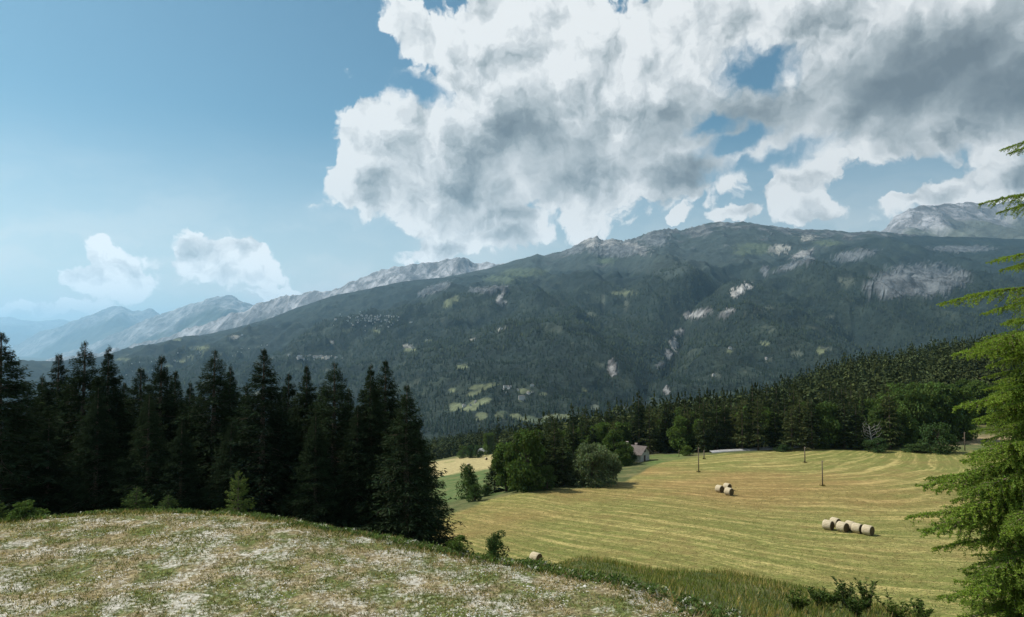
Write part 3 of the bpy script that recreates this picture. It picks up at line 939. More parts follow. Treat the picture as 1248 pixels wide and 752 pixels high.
def conifer(rng, H, R, nb, nt, nk, bl, bw, pw=0.85, start=0.04, up=(0.45, -0.12), ragged=0.25, whorl=0):
    t = np.sort(rng.uniform(0, 1, nb)) ** 1.15
    if whorl:
        t = np.round(t * whorl) / whorl + rng.normal(0, 0.011, nb)
        t = np.clip(t, 0, 0.99)
    t = start + (0.985 - start) * t
    L = R * (1 - t) ** pw * (1 + rng.uniform(-ragged, ragged * 0.6, nb)) + 0.012 * H * (1 - t) + 0.003 * H
    L *= sstep(t, start - 0.12, start + 0.10) * 0.5 + 0.5
    phi = np.arange(nb) * 2.39996 + rng.normal(0, 0.3, nb)
    upv = up[1] + (up[0] - up[1]) * t ** 1.5 + rng.normal(0, 0.08, nb)
    dro = 0.28 * (1 - t) + 0.02
    zb = H * t
    s = np.linspace(0.12, 1.0, nt)[None, :] + rng.uniform(-0.04, 0.04, (nb, nt))
    cx, sx = np.cos(phi)[:, None], np.sin(phi)[:, None]
    rr = L[:, None] * s
    bz = zb[:, None] + L[:, None] * (upv[:, None] * s - dro[:, None] * s * s + 0.12 * s ** 4)
    bx = rr * cx; by = rr * sx
    # twig directions
    sgn = np.where(np.arange(nt)[None, :] % 2 == 0, 1, -1) * rng.uniform(0.5, 1.15, (nb, nt))
    ta = phi[:, None] + sgn
    tl = (L[:, None] * 0.42 * (1.12 - s) + 0.012 * H * (1 - t[:, None])) * rng.uniform(0.7, 1.2, (nb, nt)) * (0.45 + 0.55 * np.minimum(1, (1 - t[:, None]) * 5))
    q = rng.uniform(0, 1, (nb, nt, nk))
    px = bx[..., None] + np.cos(ta)[..., None] * tl[..., None] * q
    py = by[..., None] + np.sin(ta)[..., None] * tl[..., None] * q
    pz = bz[..., None] - tl[..., None] * q * q * 0.35 + rng.normal(0, 0.02 * R, q.shape)
    da = ta[..., None] + rng.normal(0, 0.5, q.shape)
    dz = rng.normal(-0.15, 0.28, q.shape) + 0.3 * (t[:, None, None] > 0.85)
    D = np.stack([np.cos(da), np.sin(da), dz], -1).reshape(-1, 3)
    D /= np.linalg.norm(D, axis=1)[:, None]
    P = np.stack([px, py, pz], -1).reshape(-1, 3)
    n = len(P)
    tq = np.broadcast_to(t[:, None, None], q.shape).reshape(-1)
    sz = (0.55 + 0.45 * (1 - tq)) * (0.28 + 0.72 * np.minimum(1, (1 - tq) * 4))
    V, F = blades(P, D, bl * sz * rng.uniform(0.6, 1.3, n), bw * sz * rng.uniform(0.7, 1.3, n), rng, 0.15)
    # leader
    m = 14
    zt = H * rng.uniform(0.95, 1.0, m)
    a = rng.uniform(0, 2 * pi, m)
    D2 = np.stack([np.cos(a) * 0.45, np.sin(a) * 0.45, np.full(m, 0.9)], -1)
    P2 = np.stack([zt * 0, zt * 0, zt - 0.01 * H], -1)
    V2, F2 = blades(P2, D2, np.full(m, bl * 0.42), np.full(m, bw * 0.3), rng)
    c = rng.uniform(0.65, 1.35, (n + m, 1)) * np.array([[1, 1, 1.]]) * (1 + rng.normal(0, 0.08, (n + m, 3)))
    C = np.repeat(c, 4, 0)
    return np.concatenate([V, V2]), np.concatenate([F, F2 + len(V)]), C, (zb, phi, L, upv, dro)


def trunk_mesh(name, H, r0, mat, limbs=None, rng=None, lean=0.0, nlimb=60):
    mb = MB()
    k = 7
    pts = [(lean * (i / k) ** 2 * H * 0.1, 0, H * 0.985 * i / k - (0.25 if i == 0 else 0)) for i in range(k + 1)]
    mb.tube(pts, [r0 * (1 - i / k) ** 0.8 * (1.25 if i == 0 else 1) + 0.012 for i in range(k + 1)], 7)
    if limbs is not None:
        zb, phi, L, upv, dro = limbs
        idx = np.linspace(0, len(zb) - 1, nlimb).astype(int)
        for i in idx:
            p = []
            for s in (0.0, 0.35, 0.75):
                z = zb[i] + L[i] * (upv[i] * s - dro[i] * s * s)
                p.append((L[i] * s * math.cos(phi[i]), L[i] * s * math.sin(phi[i]), z))
            w = r0 * 0.16 * (1 - zb[i] / H) + 0.008
            mb.tube(p, [w, w * 0.7, w * 0.3], 3)
    return mb.mesh(name, mat, True)


def broadleaf(rng, H, R, nclump, nleaf, ls, base_h=0.22, flat=1.0, mat=None):
    """crown built from leaf faces lying on irregular clumps"""
    Vs, Fs, Cs = [], [], []
    off = 0
    cl = []
    for i in range(nclump):
        a = rng.uniform(0, 2 * pi); h = rng.uniform(base_h, 0.92)
        hh = (h - base_h) / (1 - base_h)
        rad = R * (0.95 * math.sqrt(max(0.04, 1 - (2 * hh - 0.85) ** 2 / 1.6))) * rng.uniform(0.25, 0.78)
        cr = R * rng.uniform(0.26, 0.44) * (1.15 - 0.5 * hh)
        cl.append((rad * math.cos(a), rad * math.sin(a), H * h, cr))
    cl.append((0, 0, H * 0.88, R * 0.3)); cl.append((0, 0, H * 0.55, R * 0.55))
    per = max(4, nleaf // len(cl))
    for (x, y, z, cr) in cl:
        d = rng.normal(size=(per, 3)); d /= np.linalg.norm(d, axis=1)[:, None]
        rr = cr * rng.uniform(0.55, 1.08, (per, 1))
        P = np.array([x, y, z]) + d * rr * np.array([1, 1, 0.8 * flat])
        P[:, 2] = np.maximum(P[:, 2], H * 0.03)
        dd = d * 0.5 + rng.normal(size=(per, 3)) * 0.7; dd[:, 2] -= 0.15
        dd /= np.linalg.norm(dd, axis=1)[:, None]
        V, F = blades(P, dd, ls * rng.uniform(0.6, 1.3, per), ls * 0.75 * rng.uniform(0.6, 1.2, per), rng, 0.2)
        shade = rng.uniform(0.8, 1.2)
        c = shade * rng.uniform(0.7, 1.3, (per, 1)) * (1 + rng.normal(0, 0.07, (per, 3)))
        Vs.append(V); Fs.append(F + off); Cs.append(np.repeat(c, 4, 0)); off += len(V)
    mb = MB()
    mb.tube([(0, 0, -0.3), (0.02 * R, 0, H * 0.2), (0, 0.03 * R, H * 0.5), (0, 0, H * 0.85)], [R * 0.075, R * 0.06, R * 0.04, R * 0.012], 7)
    for (x, y, z, cr) in cl[::2]:
        z0 = min(z * 0.55, H * 0.5)
        mb.tube([(0, 0, z0), (x * 0.5, y * 0.5, (z0 + z) / 2 + 0.05 * H), (x, y, z)], [R * 0.03, R * 0.02, R * 0.008], 4)
    return np.concatenate(Vs), np.concatenate(Fs), np.concatenate(Cs), mb


def make_tree(name, crown_me, trunk_me, label, cat, loc, rz, sc, group=None):
    t = thing(name, label, cat, loc, rz, group)
    t.scale = sc if isinstance(sc, (tuple, list)) else (sc, sc, sc)
    link('trunk', trunk_me, t)
    link('crown', crown_me, t)
    return t


rng = np.random.default_rng(11)
# ------------------------------------------------------------------ prototypes
NEAR = []
for k in range(5):
    V, F, C, limbs = conifer(rng, 1.0 * 14, 3.75 + 0.35 * (k % 3), 480, 14, 5, 0.36, 0.085, 1.0 + 0.12 * (k % 2), 0.0, (0.22, -0.14), 0.36, 30)
    NEAR.append((mesh_np('spruce_crown', V, F, M_SPRUCE, C), trunk_mesh('spruce_trunk', 14, 0.24, M_BARK, limbs, rng, nlimb=140)))
YOUNG = []
for k in range(2):
    V, F, C, limbs = conifer(rng, 3.0, 1.15, 70, 11, 6, 0.17, 0.05, 0.8, 0.0, (0.8, 0.35), 0.25, 12)
    YOUNG.append((mesh_np('young_spruce_crown', V, F, M_YOUNG, C), trunk_mesh('young_spruce_trunk', 3.0, 0.05, M_BARK, limbs, rng)))
WOOD = []
for k in range(6):
    V, F, C, limbs = conifer(rng, 16, 2.9 + 0.35 * (k % 3), 110, 9, 3, 0.95, 0.34, 0.90, 0.05 + 0.04 * (k % 2), (0.4, -0.15), 0.4, 20)
    WOOD.append((mesh_np('wood_conifer_crown', V, F, M_WOODS, C), trunk_mesh('wood_conifer_trunk', 16, 0.26, M_BARK)))
PINE = []
for k in range(4):
    V, F, C, limbs = conifer(rng, 16, 3.1 + 0.3 * (k % 2), 80, 9, 4, 0.85, 0.36, 0.55, 0.12, (0.5, 0.05), 0.45, 14)
    PINE.append((mesh_np('pine_crown', V, F, M_PINE, C), trunk_mesh('pine_trunk', 16, 0.26, M_BARK)))
LEAFY = []
for k in range(5):
    V, F, C, mb = broadleaf(rng, 12, 5.0, 30, 7000, 0.62, 0.10)
    LEAFY.append((mesh_np('broadleaf_crown', V, F, M_LEAF, C), mb.mesh('broadleaf_trunk', M_BARK, True)))
WILLOW = []
for k in range(2):
    V, F, C, mb = broadleaf(rng, 9, 5.2, 34, 9000, 0.46, 0.06)
    WILLOW.append((mesh_np('willow_crown', V, F, M_WILLOW, C), mb.mesh('willow_trunk', M_BARK, True)))
BUSH = []
for k in range(4):
    V, F, C, mb = broadleaf(rng, 3, 1.7, 14, 1900, 0.24, 0.05)
    BUSH.append((mesh_np('bush_crown', V, F, M_SHRUB, C), mb.mesh('bush_stem', M_BARK, True)))
M_DKSHRUB = foliage('dark_bush_leaves', (0.045, 0.080, 0.032), 0.4, 0.25)
DBUSH = []
for k in range(3):
    V, F, C, mb = broadleaf(rng, 6, 3.6, 22, 3600, 0.36, 0.05)
    DBUSH.append((mesh_np('dark_bush_crown', V, F, M_DKSHRUB, C), mb.mesh('dark_bush_stem', M_BARK, True)))

PR = random.Random(4)

# ------------------------------------------------------------------ the dark row of spruces behind the knoll
def near_spruce(u, vt, y, label, k, wid=1.0, group=None, sink=0.0):
    s, t = ray(u, vt)
    x = s * y
    zb = gz(x, y) - sink
    H = t * y - zb
    f = H / 14.0
    wid *= 1.15
    make_tree('spruce', NEAR[k % 5][0], NEAR[k % 5][1], label, 'tree', (x, y, zb), PR.uniform(0, 6.28), (f * wid, f * wid, f), group)


ROW = [
    (2, 401, 43, 'tall black spruce cut off by the left edge of the photo', 1.25),
    (72, 428, 52, 'blunt-topped spruce, first to the right of the one cut by the left edge', 1.05),
    (104, 413, 50, 'spruce with the highest tip of the left half of the row behind the knoll', 1.0),
    (133, 419, 47, 'narrow spruce close to the right of the highest tip in the left half', 1.0),
    (172, 446, 54, 'broad flat-topped spruce left of a slender spruce in the dark row', 1.15),
    (197, 430, 49, 'slender spruce with open upper branches in the middle of the left group', 1.05),
    (214, 449, 52, 'lower spruce tucked against the right side of the slender open-topped one', 0.95),
    (262, 424, 48, 'spruce with yellowish lit lower boughs above the young spruce on the knoll', 1.05),
    (281, 443, 50, 'shorter spruce leaning on the right of the one with yellowish boughs', 0.95),
    (322, 423, 45, 'tall pointed black spruce standing right behind the young spruce', 1.08),
    (352, 452, 50, 'low spruce in the dip to the right of the tall pointed one', 0.95),
    (374, 443, 48, 'twin-tipped spruce filling the middle of the right group', 1.0),
    (408, 439, 46, 'wide spruce with ragged top left of the last three spruces', 1.1),
    (452, 441, 45, 'third spruce from the right end of the dark row', 1.0),
    (470, 437, 48, 'second highest spruce near the right end of the dark row', 1.0),
    (496, 466, 43, 'last spruce at the right end of the row, skirt reaching over the hay field', 1.12),
]
for i, (u, vt, y, lab, wd) in enumerate(ROW):
    near_spruce(u, vt, y, lab, i, wd, 'row of spruces behind the knoll')
HID = [(34, 462, 58, 'low spruce behind, in the gap right of the one cut by the left edge'), (52, 446, 60, 'spruce peeping out just left of the blunt-topped spruce'), (90, 455, 60, 'spruce behind, between the blunt-topped one and the highest left tip'),
       (152, 455, 60, 'rear spruce in the gap right of the narrow spruce'), (120, 462, 44, 'low spruce in front, between the highest left tip and the narrow spruce'), (182, 470, 44, 'low front spruce before the broad flat-topped one'),
       (232, 455, 58, 'rear spruce in the gap left of the spruce with yellowish boughs'), (244, 470, 52, 'lower spruce touching the left side of the spruce with yellowish boughs'), (300, 458, 57, 'rear spruce above the young spruce on the rim'),
       (340, 470, 47, 'low spruce touching the right side of the tall pointed one'), (392, 460, 57, 'rear spruce between the twin-tipped and the ragged-topped one'), (425, 462, 55, 'rear spruce right of the ragged-topped one'),
       (436, 485, 44, 'low front spruce left of the third spruce from the right end'), (483, 482, 52, 'rear spruce before the last one at the right end'), (385, 492, 43, 'low front spruce beneath the twin-tipped one'),
       (20, 480, 50, 'low spruce at the skirt of the one cut by the left edge'), (-35, 425, 48, 'spruce beyond the left edge whose boughs just reach into the photo'),
       (509, 505, 47, 'rear spruce closing the right end of the row, behind the last one'), (60, 500, 44, 'lowest front spruce below the blunt-topped one'), (222, 500, 43, 'lowest front spruce between the slender one and the yellowish boughs'), (282, 505, 44, 'lowest front spruce directly behind the young spruce')]
for i, (u, vt, y, lab) in enumerate(HID):
    near_spruce(u, vt + 8, y, lab, i + 2, 0.95, 'half hidden spruces of the row')


def place(pair, name, label, cat, u, vb, hpx, wpx, Hn, Rn, group=None, y=None, dz=0.0, fn=None):
    """put a tree with its foot at pixel (u, vb) of the photograph, hpx tall"""
    if y is None:
        x, y, z = hit(u, vb)
    else:
        x = ray(u, vb)[0] * y; z = gz(x, y)
    H = hpx * y / FPX; W = wpx * y / FPX
    return make_tree(name, pair[0], pair[1], label, cat, (x, y, z + dz), PR.uniform(0, 6.28), (W / (2 * Rn), W / (2 * Rn), H / Hn), group)


place(YOUNG[0], 'young_spruce', 'small bright green young spruce on the knoll rim before the dark row', 'tree', 290, 619, 56, 48, 3.0, 1.25, y=34.5)
place(YOUNG[1], 'young_spruce', 'low spreading young spruce on the rim, far left of the brightest one', 'tree', 166, 619, 38, 50, 3.0, 1.25, y=35.5)
place(YOUNG[0], 'young_spruce', 'bright young spruce bough cut by the left edge of the photo', 'tree', -12, 625, 50, 58, 3.0, 1.25, y=34)
place(YOUNG[1], 'young_spruce', 'tiny young spruce beside the low spreading one on the rim', 'tree', 205, 619, 24, 34, 3.0, 1.25, y=35.0)
place(BUSH[0], 'bush', 'yellow-green bush on the knoll rim at the far left', 'bush', 32, 629, 24, 48, 3.0, 1.7, y=32.5)
place(DBUSH[0], 'bush', 'dark round bush on the rim between the last spruce and the hay field', 'bush', 604, 677, 34, 34, 6.0, 3.6, y=27.0)
place(BUSH[2], 'bush', 'small loose bush on the rim just right of the last spruce', 'bush', 560, 672, 22, 36, 3.0, 1.7, y=27.5)

# ------------------------------------------------------------------ trees and bushes along the far side of the field
WOODN = (16, 2.9); PINEN = (16, 3.3); LEAFN = (12, 5.2); WILN = (9, 5.4); DBN = (6, 3.6)
place(DBUSH[0], 'bush', 'dark upright bush standing alone before the green field', 'bush', 571, 607, 40, 32, *DBN)
place(DBUSH[1], 'bush', 'low pale bush at the foot of the dark upright one', 'bush', 579, 611, 20, 26, *DBN)
place(DBUSH[2], 'bush', 'low bush filling the gap right of the lone upright bush', 'bush', 591, 605, 14, 18, *DBN)
place(WOOD[0], 'spruce', 'stubby dark spruce at the left end of the tree belt', 'tree', 603, 600, 42, 30, *WOODN)
place(LEAFY[0], 'broadleaf_tree', 'tall bright green broadleaf tree topping the belt beside the field', 'tree', 642, 598, 74, 52, *LEAFN)
place(LEAFY[1], 'broadleaf_tree', 'rounded broadleaf tree at the left front of the belt', 'tree', 617, 599, 58, 44, *LEAFN)
place(DBUSH[1], 'bush', 'round bluish-green bush in front of the black conifers of the belt', 'bush', 667, 597, 28, 28, *DBN)
place(WOOD[1], 'young_conifer', 'slim grey-green young conifer at the foot of the belt', 'tree', 646, 598, 32, 14, *WOODN)
place(WOOD[2], 'spruce', 'tallest dark conifer in the middle of the tree belt', 'tree', 657, 593, 82, 34, *WOODN)
place(WOOD[3], 'spruce', 'dark conifer right of the tallest one in the tree belt', 'tree', 676, 591, 80, 34, *WOODN)
place(WOOD[4], 'spruce', 'dark conifer behind the pale willow', 'tree', 699, 588, 74, 36, *WOODN)
place(WOOD[5], 'spruce', 'shadowed conifer behind the round bluish bush', 'tree', 686, 592, 58, 34, *WOODN)
place(LEAFY[2], 'broadleaf_tree', 'dull green broadleaf tree behind the left side of the willow', 'tree', 705, 587, 52, 40, *LEAFN)
place(WILLOW[0], 'willow', 'large pale grey-green willow at the edge of the hay field', 'tree', 722, 592, 50, 60, *WILN)
place(WILLOW[1], 'willow', 'smaller grey willow on the right flank of the large one', 'tree', 741, 589, 38, 36, *WILN)
place(WILLOW[0], 'willow', 'low grey willow bush left of the large willow', 'bush', 697, 592, 22, 26, *WILN)
place(LEAFY[3], 'broadleaf_tree', 'bright topped broadleaf tree beside the white house', 'tree', 748, 568, 44, 32, *LEAFN)
place(LEAFY[4], 'broadleaf_tree', 'dark low tree in front of the white house', 'tree', 760, 568, 30, 26, *LEAFN)
place(DBUSH[2], 'bush', 'dark green bush against the front of the white house', 'bush', 770, 565, 20, 18, *DBN)
for (u, w, h, lab) in ((565, 16, 14, 'left of three clipped round bushes by the tan field'), (573, 15, 15, 'middle of three clipped round bushes by the tan field'),
                       (582, 16, 15, 'right of three clipped round bushes by the tan field')):
    place(DBUSH[1], 'bush', lab, 'bush', u, 558, h, w, *DBN)
place(WOOD[0], 'spruce', 'lone tall black spruce rising above the small grey hut', 'tree', 607, 556, 50, 15, *WOODN, y=500)
place(LEAFY[0], 'broadleaf_tree', 'pale broadleaf tree left of the lone tall black spruce', 'tree', 596, 555, 26, 18, *LEAFN, y=560)

# front of the wood behind the field
FRONT = [
    ('p', 905, 549, 62, 26, 'light green pine with lit left side, left of a pair at the wood edge'),
    ('p', 924, 549, 64, 26, 'light green pine, right of the lit pair at the wood edge'),
    ('p', 862, 549, 58, 40, 'wide brownish pine at the wood edge above the two thin poles'),
    ('w', 835, 549, 66, 28, 'dark conifer at the wood edge right of the house'),
    ('w', 812, 552, 62, 26, 'dark conifer standing directly behind the gable of the house'),
    ('p', 792, 553, 60, 26, 'brownish conifer rising above the house roof'),
    ('w', 779, 556, 78, 24, 'tall black conifer behind the house chimney'),
    ('w', 884, 549, 60, 24, 'dark conifer left of the lit pair of pines'),
    ('p', 965, 549, 52, 30, 'open pine with bare lower trunk beside the white road'),
    ('w', 945, 548, 56, 26, 'dark conifer between the lit pines and the open pine'),
    ('l', 1008, 552, 56, 40, 'bluish green broadleaf tree at the edge of the wood behind the poles'),
    ('w', 1030, 551, 60, 32, 'black conifer at the edge right of the bluish broadleaf tree'),
    ('w', 1044, 550, 56, 32, 'black conifer left of the dead pale tree'),
    ('l', 1080, 548, 54, 44, 'dark broadleaf tree behind the dead pale tree'),
    ('l', 1100, 545, 52, 40, 'broadleaf tree above the dry clearing'),
    ('l', 1120, 541, 66, 44, 'dull olive tall broadleaf tree left of the big round bush'),
    ('l', 1150, 540, 70, 44, 'dull olive tall broadleaf tree behind the big round bush'),
    ('l', 1172, 538, 64, 36, 'olive broadleaf tree just left of the larch'),
    ('p', 1085, 548, 76, 30, 'tall thin-crowned pine behind the dry clearing'),
    ('w', 990, 549, 66, 26, 'tall dark conifer above the open pine'),
]
for i, (kd, u, vb, h, w, lab) in enumerate(FRONT):
    x, y, z = hit(u, min(vb, 552)); y = min(max(y, 214), 236); 
    if kd == 'p': place(PINE[i % 4], 'pine', lab, 'tree', u, vb, h, w, *PINEN, y=y)
    elif kd == 'w': place(WOOD[i % 6], 'spruce', lab, 'tree', u, vb, h, w, *WOODN, y=y + 2)
    else: place(LEAFY[i % 5], 'broadleaf_tree', lab, 'tree', u, vb, h, w, *LEAFN, y=y + 3)
place(DBUSH[0], 'bush', 'big round dark green bush at the right end of the field edge', 'bush', 1145, 552, 36, 50, *DBN, y=204)
place(DBUSH[1], 'bush', 'low green bush left of the big round bush', 'bush', 1118, 549, 10, 40, *DBN, y=206)
place(BUSH[1], 'bush', 'small bright green bush at the foot of the wood above the left poles', 'bush', 837, 549, 12, 16, 3.0, 1.7, y=214)
place(DBUSH[2], 'bush', 'pale scrubby bush under the dead tree', 'bush', 1070, 551, 16, 40, *DBN, y=207)
place(DBUSH[1], 'bush', 'dark low lump drawn as a bush on the verge of the white road', 'bush', 955, 549, 8, 22, *DBN, y=211)  # bush stands in for an unclear dark reddish lump

# the rest of the wood: every tree that shows largest is its own object, those beyond are one mass
def wood_points():
    pts = []
    for (ya, yb, st) in ((216, 300, 5.6), (300, 420, 6.4), (420, 620, 7.6), (620, 900, 10.5), (900, 1500, 15)):
        y = ya
        while y < yb:
            umin, umax = (520 if y > 430 else 630), 1420
            xs = np.arange((umin - 624) / FPX * y, (umax - 624) / FPX * y, st)
            for x in xs:
                pts.append((x + PR.uniform(-.42, .42) * st, y + PR.uniform(-.42, .42) * st))
            y += st
    P = np.array(pts)
    m = forest_mask(P[:, 0], P[:, 1])
    P = P[m]
    u = 624 + FPX * P[:, 0] / P[:, 1]
    # leave the house, the road and the far hut free
    keep = ~((np.abs(u - 782) < 34) & (P[:, 1] < 236))
    P = P[keep]
    z = G(P[:, 0], P[:, 1])
    return np.column_stack([P, z])


WP = wood_points()
uu, vv = uv_of(WP[:, 0], WP[:, 1], WP[:, 2])
order = np.argsort(WP[:, 1] + np.where((uu < 600) | (uu > 1225), 1000, 0))
near_idx = [i for i in order if 600 < uu[i] < 1225][:262]
near_set = set(int(i) for i in near_idx)
ZONES = [(660, 'behind the left tree belt'), (710, 'behind the mid tree belt'), (757, 'behind the willow'), (790, 'above the house roof'), (822, 'right of the house gable'),
         (845, 'left of the left thin pole'), (875, 'above the left thin pole'), (905, 'above the left road end'), (940, 'above mid road'), (975, 'above the right road end'),
         (1005, 'above the open pine'), (1035, 'above the bluish tree'), (1060, 'left of the dead tree'), (1085, 'above the dead tree'), (1110, 'above the dry clearing'),
         (1140, 'left of the round bush'), (1170, 'above the round bush'), (1300, 'close beside the larch boughs')]


def wood_label(kind, u, y, h):
    z = next(n for lim, n in ZONES if u < lim)
    row = 'front' if y < 224 else 'second' if y < 230 else 'third' if y < 236 else 'fourth' if y < 242 else 'fifth' if y < 248 else 'rear'
    size = 'low' if h < 14 else 'middling' if h < 15.6 else 'tall' if h < 17.2 else 'very tall'
    return size + ' ' + kind + ', ' + row + ' row of the wood, ' + z


GRP = 'trees of the wood behind the hay field'
for i in near_idx:
    x, y, z = WP[i]
    u_ = uu[i]
    r = PR.random()
    h = PR.uniform(12.5, 18.5) * (0.9 if u_ < 800 else 1.0)
    if u_ > 1085 and y < 330 and r < 0.75:
        pr = LEAFY[PR.randrange(5)]
        make_tree('broadleaf_tree', *pr, wood_label('olive broadleaf tree', u_, y, h), 'tree', (x, y, z), PR.uniform(0, 6.28), (h / 15, h / 15, h / 12.5), 'broadleaf trees of the wood above the clearing')
    elif r < 0.46:
        pr = WOOD[PR.randrange(6)]
        f = h / 15.0
        make_tree('spruce', *pr, wood_label('dark conifer', u_, y, h), 'tree', (x, y, z), PR.uniform(0, 6.28), (f, f, f * PR.uniform(.95, 1.2)), 'dark conifers of the wood behind the hay field')
    elif r < 0.72:
        pr = PINE[PR.randrange(4)]
        f = h / 16.5
        make_tree('pine', *pr, wood_label('lighter pine', u_, y, h), 'tree', (x, y, z), PR.uniform(0, 6.28), (f, f, f), 'lighter pines of the wood behind the hay field')
    else:
        pr = LEAFY[PR.randrange(5)]
        make_tree('broadleaf_tree', *pr, wood_label('round green tree', u_, y, h), 'tree', (x, y, z), PR.uniform(0, 6.28), (h / 17, h / 17, h / 15), 'broadleaf trees among the conifers behind the hay field')


# ---- tree masses as joined meshes
def templates_conifer(n, nblade, H, R, bl, bw, top=0.0):
    out = []
    for k in range(n):
        t = rng.uniform(0, 1, nblade) ** 1.25
        a = rng.uniform(0, 2 * pi, nblade)
        Rr = R * (1 - t) ** 0.8 * rng.uniform(0.05, 0.75, nblade)
        P = np.stack([Rr * np.cos(a), Rr * np.sin(a), H * (0.06 + 0.9 * t)], -1)
        D = np.stack([np.cos(a), np.sin(a), rng.normal(-0.25, 0.3, nblade)], -1)
        D[t > 0.9] = (0, 0, 1)
        D /= np.linalg.norm(D, axis=1)[:, None]
        sz = 0.35 + 0.65 * (1 - t)
        V, F = blades(P, D, bl * sz, bw * sz, rng, 0.15)
        c = np.repeat(rng.uniform(0.65, 1.35, (nblade, 1)), 4, 0) * np.ones((1, 3))
        out.append((V, F, c))
    return out


def cone_templates(n, sides, tiers, H, R):
    out = []
    for k in range(n):
        V, F, C = [], [], []
        for j in range(tiers):
            z0 = H * (0.05 + 0.85 * j / tiers); z1 = min(H, z0 + H * (0.95 / tiers + 0.22))
            r = R * (1 - j / tiers) ** 0.8
            b = len(V)
            for s in range(sides):
                a = 2 * pi * s / sides + rng.uniform(-.3, .3)
                q = r * rng.uniform(0.65, 1.15)
                V.append((q * math.cos(a), q * math.sin(a), z0 + rng.uniform(-.05, .05) * H)); C.append([rng.uniform(.6, 1.3)] * 3)
            V.append((0, 0, z1)); C.append([1.15] * 3)
            for s in range(sides):
                F.append((b + s, b + (s + 1) % sides, b + sides))
        out.append((np.array(V), np.array(F), np.array(C)))
    return out


def scatter(name, label, cat, pts, scl, tpls, tint, mat=None, zs=None):
    Vs, Fs, Cs = [], [], []
    off = 0
    which = rng.integers(0, len(tpls), len(pts))
    for k, (V, F, C) in enumerate(tpls):
        idx = np.nonzero(which == k)[0]
        if not len(idx): continue
        a = rng.uniform(0, 2 * pi, len(idx))
        c, s = np.cos(a)[:, None], np.sin(a)[:, None]
        sc = scl[idx][:, None]
        sz = sc * (zs[idx][:, None] if zs is not None else 1)
        X = (V[None, :, 0] * c - V[None, :, 1] * s) * sc + pts[idx, 0][:, None]
        Y = (V[None, :, 0] * s + V[None, :, 1] * c) * sc + pts[idx, 1][:, None]
        Z = V[None, :, 2] * sz + pts[idx, 2][:, None]
        Vs.append(np.stack([X, Y, Z], -1).reshape(-1, 3))
        Fs.append((F[None] + (np.arange(len(idx)) * len(V))[:, None, None]).reshape(-1, F.shape[1]) + off)
        Cs.append((C[None] * tint[idx][:, None, :]).reshape(-1, 3))
        off += len(V) * len(idx)
    me = mesh_np(name, np.concatenate(Vs), np.concatenate(Fs), mat or M_FAR, np.concatenate(Cs))
    o = link(name, me)
    return tag(o, label, cat, kind='stuff')


rest = np.array([i for i in range(len(WP)) if i not in near_set])
tb = templates_conifer(10, 80, 16, 3.4, 3.0, 1.5)
ra = rest[WP[rest, 1] < 640]
ra = ra[rng.uniform(0, 1, len(ra)) < 0.82]
tA = np.array([0.036, 0.052, 0.024]) * rng.uniform(0.7, 1.25, (len(ra), 1)) * (1 + 0.35 * (rng.uniform(0, 1, (len(ra), 1)) < .16)) * (1 + np.array([0.35, 0.12, -0.1]) * rng.uniform(0, 1, (len(ra), 1)))
scatter('wood', 'dark conifer wood covering the hill behind the hay field', 'wood', WP[ra], rng.uniform(0.9, 1.35, len(ra)), tb, tA, zs=rng.uniform(.9, 1.2, len(ra)))
tb2 = templates_conifer(8, 34, 16, 3.6, 4.0, 2.4)
rb = rest[WP[rest, 1] >= 640]
tB = np.array([0.036, 0.052, 0.026]) * rng.uniform(0.6, 1.5, (len(rb), 1)) * np.ones((1, 3))
scatter('lower_wood', 'dark wood running down into the valley beyond the small hut', 'wood', WP[rb], rng.uniform(0.75, 1.2, len(rb)), tb2, tB)

# far slope: single trees still show as texture
def far_forest():
    n = 52000
    s = rng.uniform(-0.83, 0.86, n)
    T0 = np.interp(s, TU, TD); R = np.interp(s, RU, RD)
    a = rng.uniform(0, 1, n) ** 1.15 * 0.52
    y = T0 + (R - T0) * a
    x = s * y
    z = Mz(x, y)
    u, v = uv_of(x, y, z)
    keep = np.ones(n, bool)
    for (m, f, kind) in patch_masks(u, v, x, y):
        idx = np.nonzero(m)[0][f > 0.25]
        if kind in ('scrub',):
            idx = idx[::2]
        keep[idx] = False
    clump = fbm(x / 140, y / 190, 5, 85, 0.65)
    keep &= clump < 0.42
    keep &= (v < 530)
    P = np.column_stack([x, y, z])[keep]
    k = len(P)
    tint = np.array([0.018, 0.028, 0.020]) * rng.uniform(0.55, 1.6, (k, 1)) * (1 + np.array([0.4, 0.25, 0.0]) * (rng.uniform(0, 1, (k, 1)) < 0.25))
    near = P[:, 1] < 3300
    tn = cone_templates(6, 5, 2, 15, 3.6)
    tf = cone_templates(6, 4, 1, 17, 5.0)
    scatter('valley_forest', 'far dark forest around the meadows at the foot of the mountainside', 'forest', P[near], rng.uniform(0.6, 1.25, near.sum()), tn, tint[near])
    scatter('mountain_forest', 'far forest covering the lower mountainside', 'forest', P[~near], rng.uniform(0.7, 1.4, (~near).sum()), tf, tint[~near])


far_forest()


